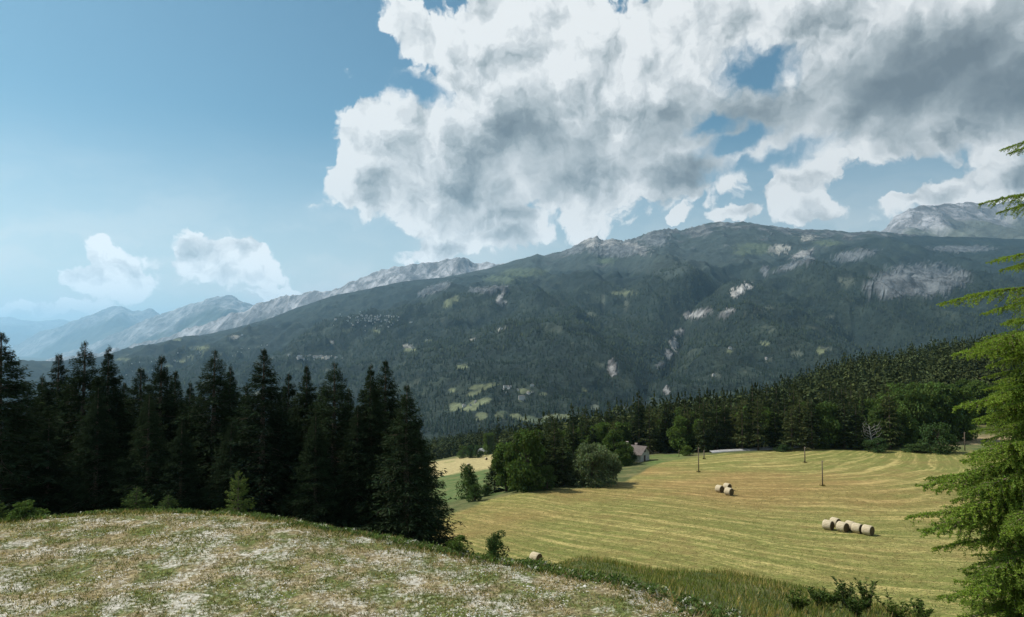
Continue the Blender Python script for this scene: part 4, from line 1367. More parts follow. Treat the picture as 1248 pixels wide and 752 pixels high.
# ------------------------------------------------------------------ hay bales
def mat_bale():
    m, T, out = mat_new('netted_hay')
    tc = T.new('ShaderNodeTexCoord')
    n = T.noise(T.vmath('MULTIPLY', tc.outputs['Object'], (1.0, 9.0, 9.0)), 2.2, 5, 0.65)
    c = T.mix(T.ramp(n, 0.3, 0.7), (0.30, 0.24, 0.145), (0.60, 0.51, 0.36))
    principled(T, out, c, 0.8, 0.2, bump(T, n, 0.5, 0.03))
    m2, T, out = mat_new('cut_hay_end_painted_shade')
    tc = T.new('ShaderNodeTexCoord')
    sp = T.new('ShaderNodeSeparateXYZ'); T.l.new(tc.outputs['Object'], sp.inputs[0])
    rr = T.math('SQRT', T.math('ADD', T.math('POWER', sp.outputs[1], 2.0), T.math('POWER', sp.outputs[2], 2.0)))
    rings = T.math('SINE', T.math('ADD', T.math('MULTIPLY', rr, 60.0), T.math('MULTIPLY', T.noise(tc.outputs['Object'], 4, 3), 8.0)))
    c = T.mix(T.ramp(rings, -1, 1), (0.06, 0.042, 0.022), (0.15, 0.11, 0.055))  # end hay kept far darker than the roll; its shade is painted in
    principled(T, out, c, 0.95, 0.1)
    return m, m2


M_NET, M_END = mat_bale()


def bale_meshes():
    out = []
    for k in range(3):
        r = random.Random(k)
        n = 30; R = 0.76; L = 1.25
        vs, fs = [], []
        prof = [(-L / 2, 0.93), (-L / 2 + .06, 1.0), (-L / 6, 1.012), (L / 6, 1.012), (L / 2 - .06, 1.0), (L / 2, 0.93)]
        for (x, q) in prof:
            for i in range(n):
                a = 2 * pi * i / n
                rr = R * q * (1 + r.uniform(-.012, .012)) * (1 - 0.05 * max(0, -math.sin(a)) ** 3)
                vs.append((x, rr * math.cos(a), rr * math.sin(a)))
        for j in range(len(prof) - 1):
            for i in range(n):
                fs.append((j * n + i, j * n + (i + 1) % n, (j + 1) * n + (i + 1) % n, (j + 1) * n + i))
        mb = MB(); mb.add(vs, fs)
        roll = mb.mesh('bale_roll', M_NET, True)
        vs, fs = [], []
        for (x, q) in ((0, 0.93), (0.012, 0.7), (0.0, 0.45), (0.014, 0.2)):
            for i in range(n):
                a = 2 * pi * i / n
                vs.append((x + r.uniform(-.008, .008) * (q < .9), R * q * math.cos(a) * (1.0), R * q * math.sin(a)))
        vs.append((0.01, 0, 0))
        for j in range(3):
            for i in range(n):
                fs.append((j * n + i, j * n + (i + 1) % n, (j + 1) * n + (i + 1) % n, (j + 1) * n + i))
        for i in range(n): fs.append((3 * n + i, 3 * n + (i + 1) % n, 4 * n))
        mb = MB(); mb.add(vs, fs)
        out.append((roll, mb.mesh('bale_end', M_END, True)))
    return out


BALES = bale_meshes()


def bale(u, vb, rz, label, group, k=0, sc=1.0, y=None):
    if y is None: x, y, z = hit(u, vb)
    else: x = ray(u, vb)[0] * y; z = gz(x, y)
    t = thing('hay_bale', label, 'hay bale', (x, y, z + 0.70 * sc), rz, group)
    sc *= PR.uniform(.95, 1.04)
    t.scale = (sc * PR.uniform(.95, 1.05), sc, sc)
    link('roll', BALES[k % 3][0], t)
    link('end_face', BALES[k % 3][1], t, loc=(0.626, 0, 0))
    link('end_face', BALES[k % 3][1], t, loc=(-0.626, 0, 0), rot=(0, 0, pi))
    return t


AXB = radians(-56)
for k, (u, vb, lab) in enumerate([
        (1009.5, 645.5, 'leftmost round hay bale of the long group'), (1027, 648, 'front round hay bale second from the left in the long group'),
        (1045, 649.5, 'round hay bale left of the last one in the long group'), (1058, 652, 'rightmost round hay bale of the long group'),
        (1018, 642.0, 'round hay bale peeping out behind the two leftmost of the long group'), (1036.5, 646.5, 'round hay bale set back in the middle of the long group')]):
    bale(u, vb, AXB + PR.uniform(-.08, .08), lab, 'round bales of the long group', k)
for k, (u, vb, lab) in enumerate([(877, 600, 'left round hay bale of the group of three'), (888.5, 603.5, 'front round hay bale of the group of three'), (886.5, 597.5, 'rear round hay bale of the group of three')]):
    bale(u, vb, AXB + PR.uniform(-.1, .1), lab, 'round bales of the group of three', k)
bale(653, 688, radians(-42), 'single round hay bale half hidden by the rim of the knoll', None, 0, y=94.0)
bale(571, 568, radians(-60), 'far hay bale on the tan field, nearer one', 'far bales on the tan field', 1, 1.15)
bale(592.5, 560.5, radians(-60), 'far hay bale on the tan field near the small hut', 'far bales on the tan field', 2, 1.15)


# ------------------------------------------------------------------ poles
def pole(u, vt, vb, label, w=0.13, y=None, cross=False, heap=True):
    x, y, z = hit(u, vb) if y is None else (ray(u, vb)[0] * y, y, gz(ray(u, vb)[0] * y, y))
    H = (vb - vt) * y / FPX
    t = thing('wooden_pole', label, 'pole', (x, y, z), PR.uniform(-.2, .2), 'thin wooden poles in and around the hay field')
    mb = MB(); mb.tube([(0, 0, -0.3), (0.02, 0, H * .5), (0.0, 0, H)], [w, w * .88, w * .72], 8)
    link('shaft', mb.mesh('pole_shaft', M_POLE, True), t)
    mb = MB(); mb.tube([(0, 0, H - .55), (0.22, 0, H - .45), (0.22, 0, H - .25)], [.02, .02, .018], 5); link('bracket', mb.mesh('pole_bracket', M_POLE), t)
    mb = MB(); mb.tube([(0.22, 0, H - .27), (0.22, 0, H - .2), (0.22, 0, H - .1), (0.22, 0, H - .04)], [.05, .07, .05, .03], 8); link('insulator', mb.mesh('pole_insulator', M_PORC, True), t)
    if heap:
        V, F = [], []
        n = 70
        a = rng.uniform(0, 2 * pi, n); r = rng.uniform(0, 0.55, n)
        P = np.stack([r * np.cos(a), r * np.sin(a), np.zeros(n)], -1)
        D = np.stack([np.cos(a) * .4, np.sin(a) * .4, np.ones(n)], -1)
        V, F = blades(P, D, rng.uniform(.15, .45, n), np.full(n, .10), rng)
        o = link('grass_tuft', mesh_np('pole_grass', V, F, M_GRASS, np.repeat(rng.uniform(.6, 1.2, (n, 1)) * np.array([[.14, .13, .05]]), 4, 0)), None, (x, y, z))
        tag(o, 'uncut grass around the foot of the pole: ' + label, 'grass', 'uncut grass tufts at pole feet', 'stuff')


pole(851.5, 546, 575.5, 'thin pole in the field left of the three hay bales')
pole(1002.5, 562, 592.5, 'thin pole in the brown middle of the field')
pole(981, 545, 564, 'short pole near the wood, behind the pole in the brown patch', w=0.15)
pole(858, 549, 559.5, 'small stubby pole just behind the left pole', w=0.16)
pole(827.5, 548.5, 557, 'small pole beside the path right of the house', w=0.1, heap=False)
pole(1176, 527, 549.5, 'brown pole right of the big round bush', w=0.15, heap=False)


# ------------------------------------------------------------------ houses
def mat_plain(name, col, amt=0.15, sc=1.5, rough=0.85):
    return simple(name, col, sc, amt, rough)


M_WALL = mat_plain('lime_plaster', (0.40, 0.385, 0.35))
M_ROOF = mat_plain('brown_roof_tiles', (0.150, 0.125, 0.112), 0.2, 2.0)
M_WOODD = mat_plain('dark_timber', (0.07, 0.05, 0.04))
M_GLASS = mat_plain('window_glass', (0.03, 0.035, 0.04), 0.1, 1, 0.1)
M_GREY = mat_plain('grey_sheet_roof', (0.30, 0.31, 0.31))
M_STUC = mat_plain('chimney_masonry', (0.45, 0.36, 0.31))
M_ROAD = simple('pale_gravel_road', (0.28, 0.275, 0.265), 0.8, 0.12)
M_VHOUSE = simple('village_house_plaster', (0.50, 0.485, 0.46), 0.01, 0.2)
M_VROOF = simple('village_house_roof', (0.22, 0.20, 0.19), 0.01, 0.2)


def house():
    x, y, z = hit(786, 560)
    y = 206.0; x = ray(786, 560)[0] * y
    z = ray(786, 560.5)[1] * y
    t = thing('house', 'low white house with brown roof and two chimneys at the field corner', 'house', (x, y, z), radians(-38))
    # local frame: gable faces +x side (camera right), long side towards the camera left (-y)
    L, Wd, he, ha = 10.5, 5.8, 2.1, 3.9
    mb = MB()
    v = [(-L, -Wd / 2, -1.5), (0, -Wd / 2, -1.5), (0, Wd / 2, -1.5), (-L, Wd / 2, -1.5), (-L, -Wd / 2, he), (0, -Wd / 2, he), (0, Wd / 2, he), (-L, Wd / 2, he), (-L, 0, ha), (0, 0, ha)]
    mb.add(v, [(0, 1, 5, 4), (1, 2, 6, 9, 5), (2, 3, 7, 6), (3, 0, 4, 8, 7), (4, 5, 9, 8), (6, 7, 8, 9)])
    link('wall', mb.mesh('house_wall', M_WALL), t)
    mb = MB()
    sl = (ha - he) / (Wd / 2); ov = 0.7; th = 0.16
    for sg in (-1, 1):
        e = Wd / 2 + ov
        ze = he - sl * ov
        a = [(-L - .5, sg * e, ze + .05), (.75, sg * e, ze + .05), (.75, 0, ha + .05), (-L - .5, 0, ha + .05)]
        b = [(p[0], p[1], p[2] + th) for p in a]
        q = [(0, 1, 2, 3), (7, 6, 5, 4), (0, 4, 5, 1), (1, 5, 6, 2), (2, 6, 7, 3), (3, 7, 4, 0)]
        mb.add(a + b, q if sg > 0 else [f[::-1] for f in q])
    rf = link('roof', mb.mesh('house_roof', M_ROOF), t)
    # courses of tiles as raised ribs
    for k in range(26):
        xx = -L - .2 + k * (L + .9) / 25.5
        mb = MB()
        e = Wd / 2 + ov
        ze = he - sl * ov
        mb.add([(xx, -e, ze + .21), (xx + .12, -e, ze + .21), (xx + .12, 0, ha + .21), (xx, 0, ha + .21), (xx + .06, -e, ze + .29), (xx + .06, 0, ha + .29)],
               [(0, 3, 5, 4), (1, 4, 5, 2), (0, 4, 1), (3, 2, 5)])
        if k == 0: rib_me = mb.mesh('roof_rib', M_ROOF); x0 = xx
        link('roof_rib', rib_me, rf, loc=(xx - x0, 0, 0))
    for (cx, cy, hh, lab) in ((-6.2, .5, 1.3, None), (-3.2, .6, 1.0, None)):
        mb = MB(); mb.box((cx, cy, ha + hh / 2 - .25), (.6, .5, hh * .8)); mb.box((cx, cy, ha + hh * .9 - .25), (.74, .64, .1))
        link('chimney', mb.mesh('house_chimney', M_STUC), rf)
    mb = MB(); mb.box((0.02, -.2, .35), (.1, 1.0, 2.1)); mb_d = link('door', mb.mesh('house_door', M_WOODD), t)
    mb = MB(); mb.box((.10, .15, .35), (.08, .08, .12)); link('handle', mb.mesh('house_door_handle', M_GREY), mb_d)
    mb = MB(); mb.box((0.02, 0, 2.75), (.08, .7, .8)); fr = link('window', mb.mesh('gable_window', M_GLASS), t)
    mb = MB(); mb.box((0.03, 0, 3.2), (.12, .9, .08)); mb.box((0.03, 0, 2.32), (.12, .9, .08)); mb.box((.03, .41, 2.75), (.12, .08, .8)); mb.box((.03, -.41, 2.75), (.12, .08, .8))
    link('frame', mb.mesh('gable_window_frame', M_WOODD), fr)
    for k in range(3):
        mb = MB(); mb.box((-1.8 - k * 2.6, -Wd / 2 - .01, 1.2), (1.0, .08, 1.1)); w = link('window', mb.mesh('side_window', M_GLASS), t)
        mb = MB()
        cx = -1.8 - k * 2.6
        for a, b, c, d in ((cx - .54, 1.2, .08, 1.2), (cx + .54, 1.2, .08, 1.2), (cx, 1.79, 1.16, .08), (cx, .61, 1.16, .08), (cx, 1.2, .05, 1.1)):
            mb.box((a, -Wd / 2 - .03, b), (c, .1, d))
        link('frame', mb.mesh('side_window_frame', M_WOODD), w)


house()


def small_house(name, label, cat, u, vb, y, Lx, Ly, he, ha, rz, wall, roof, cz=0.0):
    x = ray(u, vb)[0] * y; z = gz(x, y) + cz
    t = thing(name, label, cat, (x, y, z), rz)
    mb = MB()
    X, Y = Lx / 2, Ly / 2
    mb.add([(-X, -Y, -1), (X, -Y, -1), (X, Y, -1), (-X, Y, -1), (-X, -Y, he), (X, -Y, he), (X, Y, he), (-X, Y, he), (-X, 0, ha), (X, 0, ha)],
           [(0, 1, 5, 4), (1, 2, 6, 9, 5), (2, 3, 7, 6), (3, 0, 4, 8, 7), (4, 5, 9, 8), (6, 7, 8, 9)])
    link('wall', mb.mesh(name + '_wall', wall), t)
    mb = MB()
    sl = (ha - he) / Y; e = Y + .4; ze = he - sl * .4
    for sg in (-1, 1):
        a = [(-X - .4, sg * e, ze + .05), (X + .4, sg * e, ze + .05), (X + .4, 0, ha + .05), (-X - .4, 0, ha + .05)]
        b = [(p[0], p[1], p[2] + .15) for p in a]
        mb.add(a + b, [(0, 1, 2, 3), (7, 6, 5, 4), (0, 4, 5, 1), (1, 5, 6, 2), (2, 6, 7, 3), (3, 7, 4, 0)])
    link('roof', mb.mesh(name + '_roof', roof), t)
    mb = MB(); mb.box((-X * .3, -Y - .01, he * .5), (1.0, .08, 1.0)); link('window', mb.mesh(name + '_window', M_GLASS), t)
    mb = MB(); mb.box((X * .4, -Y - .01, 1.0), (1.1, .08, 2.0)); link('door', mb.mesh(name + '_door', M_WOODD), t)


small_house('hut', 'small hut with a pale grey roof beside the three clipped bushes', 'hut', 590, 557, 566, 10, 7, 3.2, 5.2, radians(15), M_WALL, M_GREY)
small_house('shed', 'long low shed right of the small grey-roofed hut', 'shed', 601, 556, 575, 9, 5, 2.2, 3.4, radians(5), M_WOODD, M_GREY)
small_house('hut', 'pale hut gable glimpsed between the conifers above the field', 'hut', 893, 533, 252, 6, 5, 4.5, 6.5, radians(70), M_WALL, M_GREY, 0.5)


def village():
    # plain chalet bodies, a few pixels each
    protos = []
    for (a, b, he, ha) in ((11, 10, 6, 9.5), (18, 11, 9, 12), (26, 12, 13, 14.5), (9, 8, 5, 8)):
        mb = MB(); X, Y = a / 2, b / 2
        v = [(-X, -Y, -6), (X, -Y, -6), (X, Y, -6), (-X, Y, -6), (-X, -Y, he), (X, -Y, he), (X, Y, he), (-X, Y, he), (0, -Y, ha), (0, Y, ha)]
        mb.add(v, [(0, 1, 5, 8, 4), (1, 2, 6, 5), (2, 3, 7, 9, 6), (3, 0, 4, 7)])
        wall = mb.mesh('chalet_wall', M_VHOUSE)
        mb = MB()
        for sg in (-1, 1):
            sl = (ha - he) / X
            aa = [(sg * (X + 1), -Y - 1, he - sl), (sg * (X + 1), Y + 1, he - sl), (0, Y + 1, ha), (0, -Y - 1, ha)]
            bb = [(p[0], p[1], p[2] + .5) for p in aa]
            mb.add(aa + bb, [(0, 1, 2, 3), (7, 6, 5, 4), (0, 4, 5, 1), (1, 5, 6, 2), (2, 6, 7, 3), (3, 7, 4, 0)])
        protos.append((wall, mb.mesh('chalet_roof', M_VROOF)))
    r = random.Random(9)
    sets = [
        ('pale chalet of the large village high on the far slope', 'houses of the large village on the far slope', [(r.gauss(452, 19), r.gauss(390 + 0, 4.2)) for _ in range(70)] + [(r.gauss(470, 16), r.gauss(387, 1.5)) for i in range(6)], 0.75),
        ('pale block in the bright upper line of the large village on the far slope', 'blocks in the upper line of the large village', [(425 + i * 5.5, 386 + r.uniform(-1, 1.5)) for i in range(12)], 0.85),
        ('white house of the small village seen just above the spruce tips', 'houses of the small village above the spruce tips', [(r.gauss(380, 12), r.gauss(436, 1.6)) for _ in range(26)], 0.9),
        ('pale house scattered on the left lower slope', 'scattered houses on the left lower slope', [(r.uniform(150, 330), 0) for _ in range(34)], 0.7),
        ('small house by the meadows at the foot of the far slope', 'houses by the meadows at the foot of the far slope', [(r.uniform(600, 650), r.uniform(470, 481)) for _ in range(12)] + [(r.uniform(560, 590), r.uniform(488, 499)) for _ in range(5)], 0.62),
        ('lone pale house on the far slope', 'lone houses on the far slope', [(500, 422), (503, 425), (612, 402), (404, 417), (578, 415), (520, 415), (890, 425), (870, 458), (934, 438), (286, 411), (295, 409), (636, 487)], 0.8),
    ]
    for lab, grp, pts, sc in sets:
        for (u, v) in pts:
            if v == 0: v = 445 - (u - 150) * 0.17 + r.uniform(-3, 16)
            x, y, z = hit(u, v, Mz, 2000, 12000, 2500)
            k = r.choices([0, 1, 2, 3], [4, 3, 1, 3])[0]
            t = thing('chalet', lab, 'house', (x, y, z + 1), r.uniform(-.8, .8), grp)
            q = sc * r.uniform(.8, 1.2)
            t.scale = (q, q, q)
            link('wall', protos[k][0], t); link('roof', protos[k][1], t)


village()


# ------------------------------------------------------------------ pale road behind the first trees of the wood
def road():
    pts = [(866, 548.8, 216.5), (880, 548.3, 217), (915, 547.5, 218), (940, 545.5, 220), (958, 543.5, 223), (972, 542.8, 226), (990, 541.5, 236)]
    V, F = [], []
    for i, (u, v, y) in enumerate(pts):
        x = ray(u, v)[0] * y
        for k, dy in enumerate((-1.3, 1.3)):
            V.append((x, y + dy, gz(x, y) + 0.15 + (0.55 if i > 2 else 0.25) + 0.12 * k))
    n = len(pts)
    top = [(2 * i, 2 * i + 2, 2 * i + 3, 2 * i + 1) for i in range(n - 1)]
    V2 = [(p[0], p[1] + (-1.5 if j % 2 == 0 else 1.5), p[2] - 2.5) for j, p in enumerate(V)]
    side = []
    for i in range(n - 1):
        side.append((2 * i, 2 * n + 2 * i, 2 * n + 2 * i + 2, 2 * i + 2)); side.append((2 * i + 1, 2 * i + 3, 2 * n + 2 * i + 3, 2 * n + 2 * i + 1))
    mb = MB(); mb.add(V + V2, top + side)
    tag(link('road', mb.mesh('road', M_ROAD)), 'pale gravel road between the field and the wood', kind='structure')


road()


# ------------------------------------------------------------------ dead pale tree at the wood edge
def dead_tree():
    y = 212.0; u = 1062
    x = ray(u, 545)[0] * y; z = gz(x, y)
    t = thing('dead_tree', 'leafless bleached tree with pale forked limbs at the edge of the wood', 'tree', (x, y, z))
    r = random.Random(3)
    mb = MB(); mb.tube([(0, 0, -.3), (.3, 0, 2.5), (-.2, 0, 5.0), (-.6, 0, 7.4)], [.3, .24, .18, .09], 7)
    link('trunk', mb.mesh('dead_trunk', M_DEAD, True), t)
    for k in range(11):
        h = 2.8 + k * .42; a = r.uniform(-.5, .5) + (0 if k % 2 else pi); l = r.uniform(1.8, 3.2)
        dx, dy = math.cos(a) * l, math.sin(a) * l * .7
        mb = MB()
        p = [(0, 0, h), (dx * .4, dy * .4, h + .7), (dx * .8, dy * .8, h + 1.0), (dx, dy, h + 1.9)]
        mb.tube(p, [.1, .075, .05, .02], 5)
        for j in range(3):
            q = p[1 + j % 3]
            mb.tube([q, (q[0] + r.uniform(-.8, .8), q[1] + r.uniform(-.5, .5), q[2] + r.uniform(.2, 1.3))], [.04, .012], 4)
        link('branch', mb.mesh('dead_branch', M_DEAD, True), t)


dead_tree()


# ------------------------------------------------------------------ larch at the right edge
def larch_branch(r, L):
    """a bough along +x with hanging side shoots; returns wood mesh and needle mesh"""
    mb = MB()
    n = 7
    pts = []
    for i in range(n + 1):
        s = i / n
        pts.append((L * s, 0.10 * L * math.sin(s * 3 + r.uniform(-.1, .1)) * .4, L * (0.20 * s - 0.46 * s * s + 0.14 * s ** 3)))
    mb.tube(pts, [0.035 * (1 - i / n) * L / 3 + .006 for i in range(n + 1)], 5)
    B, D, Ls = [], [], []
    def at(s):
        i = min(int(s * n), n - 1); f = s * n - i
        return tuple(pts[i][k] * (1 - f) + pts[i + 1][k] * f for k in range(3))
    ns = int(14 * L)
    for j in range(ns):
        s = 0.10 + 0.90 * (j + r.random()) / ns
        p = at(min(s, 1.0))
        sg = 1 if j % 2 else -1
        a = sg * r.uniform(.45, 1.05)
        l = (0.36 * L * (1.02 - s) * min(1, s * 2.5 + .2) + .11) * r.uniform(.5, 1.2)
        dx, dy = math.cos(a), math.sin(a)
        hang = r.uniform(.2, 1.15) * (1.1 - .45 * s)
        m = 5
        q = [(p[0] + dx * l * t, p[1] + dy * l * t, p[2] + l * (0.10 * t - hang * t * t)) for t in [i / m for i in range(m + 1)]]
        mb.tube([q[0], q[2], q[5]], [.011, .008, .003], 3)
        nn = max(6, int(l / 0.034))
        for i in range(nn):
            t = (i + r.random()) / nn
            k = min(int(t * m), m - 1); f = t * m - k
            b = [q[k][c] * (1 - f) + q[k + 1][c] * f for c in range(3)]
            for _ in range(6):
                B.append(b); D.append((dx * .5 + r.gauss(0, .6), dy * .5 + r.gauss(0, .6), r.gauss(.1, .55))); Ls.append(r.uniform(.035, .075))
        # hanging secondary shoots
        for h_ in range(2):
            k = r.randint(1, m)
            b0 = q[k]; ll = r.uniform(.06, .36) * (1.25 - s)
            for i in range(int(ll / .03)):
                b = (b0[0] + r.gauss(0, .012), b0[1] + r.gauss(0, .012), b0[2] - ll * i / (ll / .03))
                for _ in range(4):
                    B.append(b); D.append((r.gauss(0, .7), r.gauss(0, .7), r.gauss(-.2, .4))); Ls.append(r.uniform(.03, .06))
    for i in range(int(L * 40)):
        s = r.uniform(.2, 1.0); b = at(s)
        for _ in range(5):
            B.append(b); D.append((r.gauss(.3, .5), r.gauss(0, .7), r.gauss(.3, .5))); Ls.append(r.uniform(.03, .07))
    B = np.array(B); D = np.array(D); D /= np.linalg.norm(D, axis=1)[:, None] + 1e-9
    V, F = blades(B, D, np.array(Ls), np.full(len(B), .022), rng)
    C = np.repeat(rng.uniform(.65, 1.35, (len(B), 1)) * (1 + rng.normal(0, .06, (len(B), 3))), 4, 0)
    return mb.mesh('larch_bough', M_TWIG, True), mesh_np('larch_needle_sprays', V, F, M_LARCH, C)


def larch():
    r = random.Random(21)
    y0 = 16.0
    x0 = ray(1296, 415)[0] * y0
    z0 = gz(x0, y0)
    t = thing('larch', 'bright green larch with drooping boughs along the right edge of the photo', 'tree', (x0, y0, z0))
    H = 6.2 - z0
    mb = MB(); mb.tube([(0, 0, -.4), (.05, 0, H * .3), (-.04, .03, H * .65), (0, 0, H)], [.26, .2, .11, .02], 10)
    link('trunk', mb.mesh('larch_trunk', M_BARK, True), t)
    protos = [larch_branch(r, L) for L in (3.0, 3.0, 2.6, 3.2, 2.8, 3.0)]
    PL = (3.0, 3.0, 2.6, 3.2, 2.8, 3.0)

    def bough(h, az, L, up, k):
        s = L / PL[k]
        b = link('branch', protos[k][0], t, (0, 0, h - z0), (0, -up, az), (s, s if s > .5 else .5, s if s > .5 else .5))
        link('needles', protos[k][1], b)
    # boughs that reach into the view (azimuth pi points to the left)
    tips = [(180, 1232), (186, 1238), (250, 1210), (258, 1228), (322, 1206), (330, 1226), (372, 1158), (382, 1190), (398, 1214), (430, 1143), (436, 1160), (448, 1190), (470, 1205),
            (482, 1180), (500, 1160), (508, 1185), (522, 1178), (540, 1190), (558, 1148), (566, 1166), (580, 1150), (596, 1130), (604, 1118), (612, 1140), (622, 1132), (636, 1122), (644, 1104), (652, 1120),
            (664, 1128), (676, 1140), (690, 1128), (700, 1150), (712, 1140), (722, 1150), (735, 1142), (748, 1150), (765, 1140), (785, 1150)]
    for i, (v, u) in enumerate(tips):
        reach = (1296 - u) / FPX * y0 * 0.95
        a = pi + r.uniform(-.30, .38)
        L = reach / math.cos(a - pi)
        z = ray(u, v)[1] * y0
        drop = -L * 0.12
        bough(z - drop + L * .02, a, L, r.uniform(-.03, .05), i % 6)
    ev = sorted(tips)
    for i in range(190):
        v = r.uniform(400, 800)
        u = float(np.interp(v, [e[0] for e in ev], [e[1] for e in ev])) + r.uniform(12, 95)
        reach = (1296 - u) / FPX * y0 * 0.93
        a = pi + r.uniform(-.5, .7)
        L = reach / math.cos(a - pi) * .95
        bough(ray(u, v)[1] * y0 + L * .12, a, L, r.uniform(-.06, .1), i % 6)
    # the rest of the crown, away from the view
    h = z0 + 2.0; i = 0
    while h < 5.9:
        frac = (h - z0) / H
        Lm = 3.4 * (1 - frac) ** .75 + .4
        for k in range(5 if h < 1.0 else 3):
            a = i * 2.39996 + r.uniform(-.3, .3)
            L = Lm * r.uniform(.75, 1.0)
            if math.cos(a - pi) > .2:      # towards the view: keep within the outline
                L *= (.72 if h < -1.0 else .3)
                if h > -0.5: i += 1; continue
            bough(h, a, L, r.uniform(-.05, .1) + .25 * frac, i % 6); i += 1
        h += .27


larch()


# ------------------------------------------------------------------ grass, stones and weeds on the knoll
def turf():
    n = 90000
    x = rng.uniform(-30, 9, n); y = rng.uniform(15.5, 37, n)
    sd = edge_sd(x, y)
    u = 624 + FPX * x / y
    k = (sd < 0.9) & (u > -60) & (u < 1000)
    x, y, sd = x[k], y[k], sd[k]
    z = G(x, y)
    d = fbm(x / 1.7, y / 1.6, 4, 77) + 0.08
    keep = (d + rng.uniform(-.4, .4, len(d))) > -0.12
    x, y, z, d, sd = x[keep], y[keep], z[keep], d[keep], sd[keep]
    N = len(x)
    nb = 2
    X = np.repeat(x, nb) + rng.normal(0, .03, N * nb); Y = np.repeat(y, nb) + rng.normal(0, .03, N * nb); Z = np.repeat(z, nb) - .01
    a = rng.uniform(0, 2 * pi, N * nb)
    D = np.stack([np.cos(a) * .6, np.sin(a) * .6, np.ones(N * nb) * .9], -1); D /= np.linalg.norm(D, axis=1)[:, None]
    rim = np.repeat(sstep(sd, -1.6, .4), nb)
    V, F = blades(np.stack([X, Y, Z], -1), D, rng.uniform(.05, .14, N * nb) * (1 + 1.4 * rim), rng.uniform(.018, .04, N * nb), rng, tri=True)
    g = np.array([.10, .122, .036]); dry = np.array([.30, .24, .14]); pale = np.array([.46, .42, .33])
    q = rng.uniform(0, 1, N * nb)[:, None]
    w = np.clip(np.repeat(d, nb)[:, None] * 1.4 + .45, 0, 1)
    C = np.where(q < w * .75, g, np.where(q < .85, dry, pale)) * rng.uniform(.6, 1.35, (N * nb, 1))
    tag(link('short_grass', mesh_np('short_grass', V, F, M_GRASS, np.repeat(C, 3, 0))), 'short dry grass blades on the knoll', 'grass', kind='stuff')
    # stones
    n = 42000
    x = rng.uniform(-30, 9, n); y = rng.uniform(15.5, 35, n)
    sd = edge_sd(x, y)
    w = fbm(x / 2.2, y / 2.0, 5, 78) + 0.16 * sstep(x, -8, 4)
    k = (sd < .2) & (w + rng.uniform(-.25, .25, n) > .22)
    x, y = x[k], y[k]
    z = G(x, y)
    N = len(x)
    s = rng.uniform(.010, .027, N) * (1 + 1.2 * (rng.uniform(0, 1, N) < .03))
    o8 = np.array([[1, 0, 0], [0, 1, 0], [-1, 0, 0], [0, -1, 0], [0, 0, .7]])
    V = o8[None] * s[:, None, None] * rng.uniform(.7, 1.4, (N, 5, 1)) + np.stack([x, y, z + .003], -1)[:, None, :]
    f = np.array([[0, 1, 4], [1, 2, 4], [2, 3, 4], [3, 0, 4]])
    F = (f[None] + (np.arange(N) * 5)[:, None, None]).reshape(-1, 3)
    tag(link('pale_stones', mesh_np('pale_stones', V.reshape(-1, 3), F, M_STONE)), 'pale gravel stones lying between the grass of the knoll', 'stones', kind='stuff')


